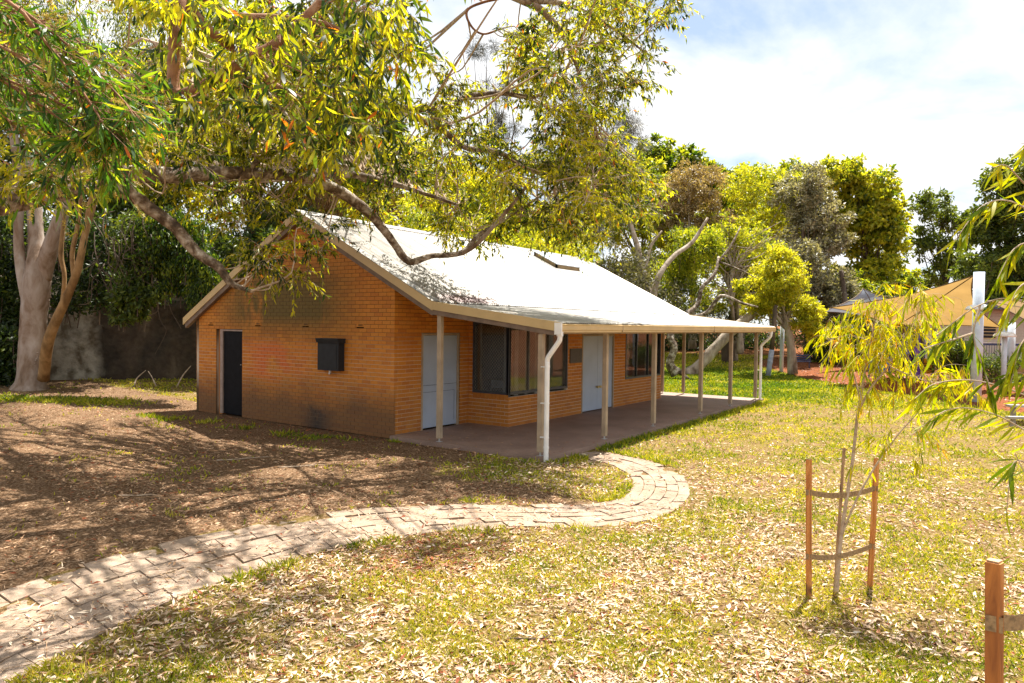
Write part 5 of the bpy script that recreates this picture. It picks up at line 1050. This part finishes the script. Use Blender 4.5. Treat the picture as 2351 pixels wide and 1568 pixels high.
SL = [('trunk', [(1919, 1372, 0, .022), (1928, 1260, 0, .018), (1943, 1150, 0, .016), (1957, 1060, 0, .014), (1968, 960, 0, .013), (1978, 900, 0, .011), (1988, 840, 0, .009), (2003, 770, .05, .007), (2012, 700, .05, .004)]),
      ('limb', [(1930, 1235, 0, .011), (1965, 1150, -.05, .009), (2010, 1070, -.1, .008), (2060, 1000, -.15, .006), (2110, 945, -.2, .004)]), ('limb', [(1970, 945, 0, .011), (2000, 890, -.1, .010), (2040, 840, -.2, .008), (2085, 760, -.2, .006), (2120, 700, -.25, .003)]),
      ('limb', [(1975, 920, 0, .008), (1960, 860, .1, .006), (1930, 800, .15, .004), (1895, 770, .2, .002)]), ('limb', [(2040, 840, -.2, .006), (2110, 870, -.3, .005), (2190, 885, -.4, .002)]), ('limb', [(1936, 1190, 0, .004), (1905, 1120, .1, .002), (1880, 1060, .15, .001)])]
ends = []
for nm, p in SL:
    t = Acc(); pts = [at(x, y, dS+dd) for (x, y, dd, r_) in p]; tube(t, pts, [q[3] for q in p], 8, 5, .04); t.obj(nm, TWIG, se, smooth=True); ends.append(smooth_path(np.array(pts), 6))
tw = Acc(); PP, DD, VV = [], [], []
def shoot(src, ctrl_end, dep_j, nlf, vv, r0=.0019, L=.13):
    m1 = (src+ctrl_end)/2+np.array([0, 0, .10])+rng.normal(0, .02, 3); pts = smooth_path(np.array([src, m1, ctrl_end]), 8); tube(tw, pts, np.linspace(r0, r0*.3, len(pts)), 5, 1, smooth=False)
    dr = np.gradient(pts, axis=0)
    for _ in range(nlf):
        f = rng.uniform(.35, 1)*(len(pts)-1); i_ = int(f); p = pts[i_]; d = norm(norm(dr[i_])*.45+rng.normal(0, .28, 3)+np.array([0, 0, -.75])); PP.append(p); DD.append(d); VV.append(np.clip(vv+rng.normal(0, .16), 0, 1))
for _ in range(165):
    # arching shoots fanning from the forks
    k_ = rng.choice(5, p=[.35, .08, .3, .12, .15]); br = ends[k_]; lo_i = int(len(br)*(.62 if k_ == 0 else .45)); src = br[rng.integers(lo_i, len(br))]
    dirx = rng.uniform(-1, 1); e_ = src+RT*dirx*rng.uniform(.1, .55)+FW*rng.uniform(-.4, .4)+np.array([0, 0, rng.uniform(-.30, .22)])
    shoot(src, e_, 0, rng.integers(7, 16), .72+rng.normal(0, .1))
for (x, y) in ((1755+110, 800), (1880, 840), (1900, 880), (1925, 950), (1890, 760), (2150, 770), (2180, 830), (2200, 900), (2060, 930), (2095, 990), (2120, 1020), (2160, 950), (2035, 980)): shoot(ends[0 if x < 2000 else 2][-8], at(x, y, dS+rng.uniform(-.2, .2)), 0, 18, .72)
tw.obj('shoot', TWIG, se); PP = np.array(PP); DD = np.array(DD); VV = np.array(VV); LL = .125*rng.uniform(.65, 1.3, len(PP)); split_near(PP, DD, LL, VV, LF_SAP, se, .10); print('sapling leaves', len(PP))

# nearer sapling, trunk beyond the right edge
sb = at(2520, 1500, 2.9); sb[2] = float(hgt(sb[0], sb[1])); s2 = empty('sapling', sb, 'closer sapling whose arching shoots reach in from the right edge', 'sapling')
t = Acc(); tube(t, [sb-[0, 0, .1], at(2520, 1100, 2.9), at(2500, 800, 2.85), at(2440, 500, 2.8), at(2420, 300, 2.8)], [.022, .018, .014, .01, .005], 8, 5); t.obj('trunk', TWIG, s2, smooth=True)
tw = Acc(); PP, DD, VV = [], [], []
SH = [([(2440, 500), (2351, 420), (2310, 380), (2280, 385)], 2.7, 14, .6), ([(2440, 560), (2340, 470), (2260, 470), (2190, 555)], 2.6, 22, .5), ([(2450, 600), (2380, 560), (2330, 570), (2290, 640)], 2.5, 22, .5),
      ([(2480, 760), (2340, 690), (2250, 700), (2150, 770)], 2.5, 12, .35), ([(2250, 700), (2235, 770), (2260, 850), (2275, 900)], 2.45, 12, .3), ([(2235, 765), (2170, 785), (2120, 800)], 2.45, 9, .4),
      ([(2500, 1000), (2380, 920), (2250, 875), (2150, 880), (2100, 915)], 2.6, 26, .6), ([(2500, 1020), (2400, 1010), (2280, 950), (2180, 940), (2090, 1000)], 2.6, 18, .5), ([(2480, 980), (2400, 880), (2330, 855), (2300, 870)], 2.4, 12, .35),
      ([(2460, 700), (2400, 650), (2340, 660), (2300, 760)], 2.4, 14, .6), ([(2460, 800), (2390, 760), (2345, 790), (2320, 880)], 2.3, 14, .5), ([(2480, 1180), (2400, 1100), (2330, 1060), (2310, 1180)], 2.4, 4, .3), ([(2500, 1330), (2400, 1180), (2330, 1040)], 2.3, 3, .4), ([(2450, 420), (2390, 330), (2345, 330)], 2.8, 14, .6)]
for (p, d, nl, vv) in SH:
    pts = smooth_path(np.array([at(x, y, d+.12*(1-i/len(p))) for i, (x, y) in enumerate(p)]), 9); tube(tw, pts, np.linspace(.0045, .0012, len(pts)), 6, 1, smooth=False); dr = np.gradient(pts, axis=0)
    for _ in range(int(nl*2.2)):
        i_ = int(rng.uniform(.25, 1)*(len(pts)-1)); PP.append(pts[i_]); DD.append(norm(norm(dr[i_])*.7+rng.normal(0, .25, 3)+np.array([0, 0, -.65]))); VV.append(np.clip(vv+rng.normal(0, .2), 0, .99))
tw.obj('shoot', TWIG, s2); PP = np.array(PP); DD = np.array(DD); VV = np.array(VV); LL = .10*rng.uniform(.6, 1.35, len(PP)); split_near(PP, DD, LL, VV, LF_SAP, s2, .11)
n0 = at(2283, 1290, 2.14); n1 = n0.copy(); n1 -= np.array([-.002, .01, 0])*3; n1[2] = float(hgt(n0[0], n0[1]))
stake('close-up orange timber stake cut by the bottom right corner', n1, n0, .040, STAKE)
nb_ = at(2500, 1420, 2.3); tie('brown webbing tie wrapped on the close-up stake at the right edge', on(n1, n0, at(2283, 1428, 2.14)[2]), on(n1, n0, at(2283, 1428, 2.14)[2])+(nb_-n0)*[1, 1, 0], (on(n1, n0, at(2283, 1428, 2.14)[2])+(nb_-n0)*[.5, .5, 0])+[0, 0, -.01])
stake('timber stake on the far side of the closer sapling beyond the right edge', [nb_[0], nb_[1], float(hgt(nb_[0], nb_[1]))], nb_+[0, 0, .25], .05, STAKE)

# ------------------------------------------------------------------ litter and grass
def scatter(n_, r0, r1, pw=1.):
    """points round the camera, density falling with distance"""
    r_ = np.exp(rng.uniform(math.log(r0), math.log(r1), n_)); an = YAW+rng.uniform(-R_(47), R_(47), n_); x = CAM[0]+r_*np.cos(an); y = CAM[1]+r_*np.sin(an)
    ok = ~((x > -.15) & (x < 13.4) & (y > -3.9) & (y < 7.5)) & ~((x > -.02) & (x < 11.1) & (y > -1.2) & (y < 7.5)); return x[ok], y[ok]
# leaf litter
x, y = scatter(330000, 3.1, 28); g_ = grass_w(x, y); on_ = inpoly(x, y, PPOLY); mu = mulch_w(x, y)
nz = fbm(x, y, .9, 3); dens = np.where(g_ > .5, .42+.8*sstep(.38, .6, nz), .22+.5*sstep(.45, .7, nz)); dens = np.where((x < -6.2) & (g_ < .4), dens*.5, dens); red_ = np.exp(-(((x+5.2)/1.0)**2+((y+5.75)/.6)**2)); dens = np.maximum(dens, red_*1.2*(g_ > .5)); dens = dens*np.where(on_, .13, 1)*sstep(.5, .2, mu)
dc = np.hypot(x-CAM[0], y-CAM[1]); dens *= np.where(g_ > .5, sstep(19, 8, dc)*.85+.15, 1); dens *= np.where((x > 14), .5, 1)
k_ = rng.random(len(x)) < dens; x, y, g_, on_, red_ = x[k_], y[k_], g_[k_], on_[k_], red_[k_]; n_ = len(x); print('litter', n_)
an = rng.uniform(0, 2*np.pi, n_); D = np.stack([np.cos(an), np.sin(an), rng.normal(.06, .24, n_)], -1); Nn = np.stack([rng.normal(0, .5, n_), rng.normal(0, .5, n_), np.ones(n_)], -1)
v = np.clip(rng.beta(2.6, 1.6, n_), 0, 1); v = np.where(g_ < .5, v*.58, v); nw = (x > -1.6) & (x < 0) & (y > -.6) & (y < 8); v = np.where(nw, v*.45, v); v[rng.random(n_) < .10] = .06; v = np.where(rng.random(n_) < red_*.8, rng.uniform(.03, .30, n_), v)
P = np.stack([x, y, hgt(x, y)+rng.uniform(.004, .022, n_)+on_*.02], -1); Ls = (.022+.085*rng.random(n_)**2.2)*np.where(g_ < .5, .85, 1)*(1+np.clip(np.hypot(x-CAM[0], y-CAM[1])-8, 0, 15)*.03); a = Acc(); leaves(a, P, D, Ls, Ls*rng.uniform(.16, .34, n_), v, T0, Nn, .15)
x2 = rng.uniform(-.1, 13.3, 900); y2 = -3.86+abs(rng.normal(0, .5, 900)); x2[:500] = rng.uniform(-.1, 2.3, 500); y2[:500] = rng.uniform(-3.8, -.1, 500); k2 = (rng.random(900) < .35) & ~((x2 > 2.45) & (y2 > -1.2)); x2, y2 = x2[k2], y2[k2]; m2 = len(x2); an2 = rng.uniform(0, 6.28, m2)
leaves(a, np.stack([x2, y2, np.full(m2, .006)], -1), np.stack([np.cos(an2), np.sin(an2), rng.normal(.03, .1, m2)], -1), rng.uniform(.03, .09, m2), .016, rng.uniform(.05, .6, m2), T0, np.tile([0, 0, 1.], (m2, 1))+rng.normal(0, .3, (m2, 3)))
x2 = rng.uniform(0, 7, 420); y2 = rng.uniform(-4.0, 2.8, 420); z2 = np.where(y2 < -1.17, 2.395+(y2+4.13)*.1236, 2.80+.506*(y2+1.17))+.016; an2 = rng.uniform(0, 6.28, 420); k2 = rng.random(420) < np.exp(-x2/2.2); x2, y2, z2, an2 = x2[k2], y2[k2], z2[k2], an2[k2]; m2 = len(x2)
leaves(a, np.stack([x2, y2, z2], -1), np.stack([np.cos(an2), np.sin(an2), np.sin(an2)*.45], -1), rng.uniform(.04, .1, m2), .02, rng.uniform(.02, .4, m2), T0, np.tile([0, -.3, 1.], (m2, 1))+rng.normal(0, .2, (m2, 3)))
# twigs among them
x, y = scatter(2600, 3.3, 24); an = rng.uniform(0, 2*np.pi, len(x)); l = rng.uniform(.05, .35, len(x)); A_ = np.stack([x, y, hgt(x, y)+.012], -1); B_ = A_+np.stack([np.cos(an)*l, np.sin(an)*l, rng.normal(.01, .015, len(x))], -1)
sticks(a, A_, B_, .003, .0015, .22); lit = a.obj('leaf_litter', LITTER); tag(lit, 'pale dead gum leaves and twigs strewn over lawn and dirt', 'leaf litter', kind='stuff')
# grass
x, y = scatter(330000, 3.0, 30); g_ = grass_w(x, y); on_ = inpoly(x, y, PPOLY); mu = mulch_w(x, y); nz = fbm(x+9, y+3, 1.3, 4); nz2 = fbm(x, y, 7, 2)
edge = np.zeros(len(x))
dens = g_*(.18+1.0*sstep(.44, .60, nz))*(.4+.9*nz2)*np.where(on_, 0, 1)*sstep(.5, .2, mu); dens = np.where((g_ < .4), np.where((nz > .66) & (nz2 > .5), .35, .004), dens); dens += .8*lush_w(x, y)*(1-on_)
k_ = rng.random(len(x)) < dens; x, y, g_ = x[k_], y[k_], g_[k_]
x2 = rng.uniform(13.5, 36, 90000); y2 = rng.uniform(-12, 12, 90000); k2 = (rng.random(90000) < .5+.5*vnoise(x2*1.5, y2*1.5)) & (mulch_w(x2, y2) < .3); x = np.concatenate([x, x2[k2]]); y = np.concatenate([y, y2[k2]])
# lush fringes along the path edges and in front of walls
fx, fy = [], []
for (edge_, sgn) in ((pi_, 1), (po_, -1)):
    for _ in range(4200):
        i_ = rng.integers(0, len(edge_)-1); p = edge_[i_]+(edge_[i_+1]-edge_[i_])*rng.random(); c = mid[i_]; o_ = (p-c)/np.linalg.norm(p-c)
        if sgn == 1 and p[0] < -3.4 and rng.random() < .93: continue
        if vnoise(p[0]*1.7, p[1]*1.7) < .5: continue
        q = p+o_*abs(rng.normal(.0, .16))-o_*.02; fx.append(q[0]); fy.append(q[1])
for _ in range(2400):
    yy = rng.uniform(-3.9, 8); xx = -1.0+rng.normal(0, .2)-.5*float(vnoise(yy*.8, 3)) if yy > -.2 else rng.normal(-.42, .14)
    if vnoise(yy*2.6+5, xx*2.6) > .60: fx.append(xx); fy.append(yy)
for _ in range(2200): fx.append(rng.uniform(-.2, 13.5)); fy.append(-3.93-abs(rng.normal(0, .22)))
for _ in range(1500):
    q = at(rng.uniform(-40, 300), 893, 20)+np.array([rng.normal(0, .35), rng.normal(0, .35), 0]); fx.append(q[0]); fy.append(q[1])
fx, fy = np.array(fx), np.array(fy); k_ = ~inpoly(fx, fy, PPOLY); fx, fy = fx[k_], fy[k_]
nF = len(fx); X = np.concatenate([x, fx]); Y = np.concatenate([y, fy]); n_ = len(X); fr_ = np.concatenate([np.zeros(len(x)), np.ones(nF)]); print('grass', n_)
d = np.hypot(X-CAM[0], Y-CAM[1]); h_ = (.022+.022*rng.random(n_))*(1+.9*fr_*rng.random(n_))*(1+np.clip(d-10, 0, 20)*.03); w_ = .0022+.0008*np.clip(d-3, 0, 30)
an = rng.uniform(0, 2*np.pi, n_); D = np.stack([np.cos(an)*.7, np.sin(an)*.7, .35+rng.random(n_)], -1); lw = lush_w(X, Y)
v = np.clip(.62+rng.normal(0, .22, n_)-.15*fr_-(.35*lw)+(fbm(X, Y, .8)-.5)*.8, 0, 1)
a = Acc(); P = np.stack([X, Y, hgt(X, Y)-.003], -1); leaves(a, P, D, h_*1.7, w_*2.2, v, T0, None, .25); gr = a.obj('grass', GRASSM); tag(gr, 'sparse dry yellow green grass', 'grass', kind='stuff')
# mulch chips on the soft-fall
x = rng.uniform(15, 34, 9000); y = rng.uniform(-16, 2, 9000); k_ = mulch_w(x, y) > .4; x, y = x[k_], y[k_]; n_ = len(x); an = rng.uniform(0, 6.28, n_); a = Acc()
leaves(a, np.stack([x, y, hgt(x, y)+.01], -1), np.stack([np.cos(an), np.sin(an), rng.normal(0, .2, n_)], -1), rng.uniform(.06, .14, n_), .045, rng.random(n_), T0, np.tile([0, 0, 1.], (n_, 1))+rng.normal(0, .3, (n_, 3)))
tag(a.obj('mulch', leafmat('mulch_chip', [(0, (.08, .025, .012)), (.6, (.26, .09, .04)), (1, (.42, .24, .15))], .05, 1.)), 'red brown bark chips on the playground floor', 'mulch', kind='stuff')
# a few fallen branches on the dirt and lawn
for i_, (px, py, L0, lab) in enumerate([(560, 1055, .9, 'long pale fallen branch on the dirt in front of the gable'), (640, 1150, .5, 'dark forked fallen branch on the dirt above the path bend'), (320, 1140, .6, 'thin dark fallen branch on the shaded dirt near the path'), (1235, 1470, .45, 'forked grey twig lying on the lawn at bottom centre'), (700, 1072, .8, 'curved fallen branch on the dirt below the meter box'), (1640, 1460, .3, 'short pale twig lying on the littered lawn')]):
    p = gp(px, py); an = rng.uniform(-.4, .5)-.95; pts = []; 
    for k_ in range(5): q = p+np.array([math.cos(an), math.sin(an), 0])*L0*(k_/4-.5)+np.array([rng.normal(0, .02), rng.normal(0, .02), 0]); q[2] = float(hgt(q[0], q[1]))+.018; pts.append(q)
    t = Acc(); r0 = .009*L0+.003; tube(t, pts, [r0, r0, r0*.8, r0*.6, r0*.3], 6, 3); q = pts[2]+np.array([math.cos(an+.7), math.sin(an+.7), 0])*L0*.3; q[2] = float(hgt(q[0], q[1]))+.02; tube(t, [pts[2], q], [r0*.6, r0*.3], 5, 1, smooth=False)
    tag(t.obj('fallen_branch', TWIG if i_ % 2 == 0 else DBARK, smooth=True), lab, 'branch')
print('objects', len(bpy.data.objects))
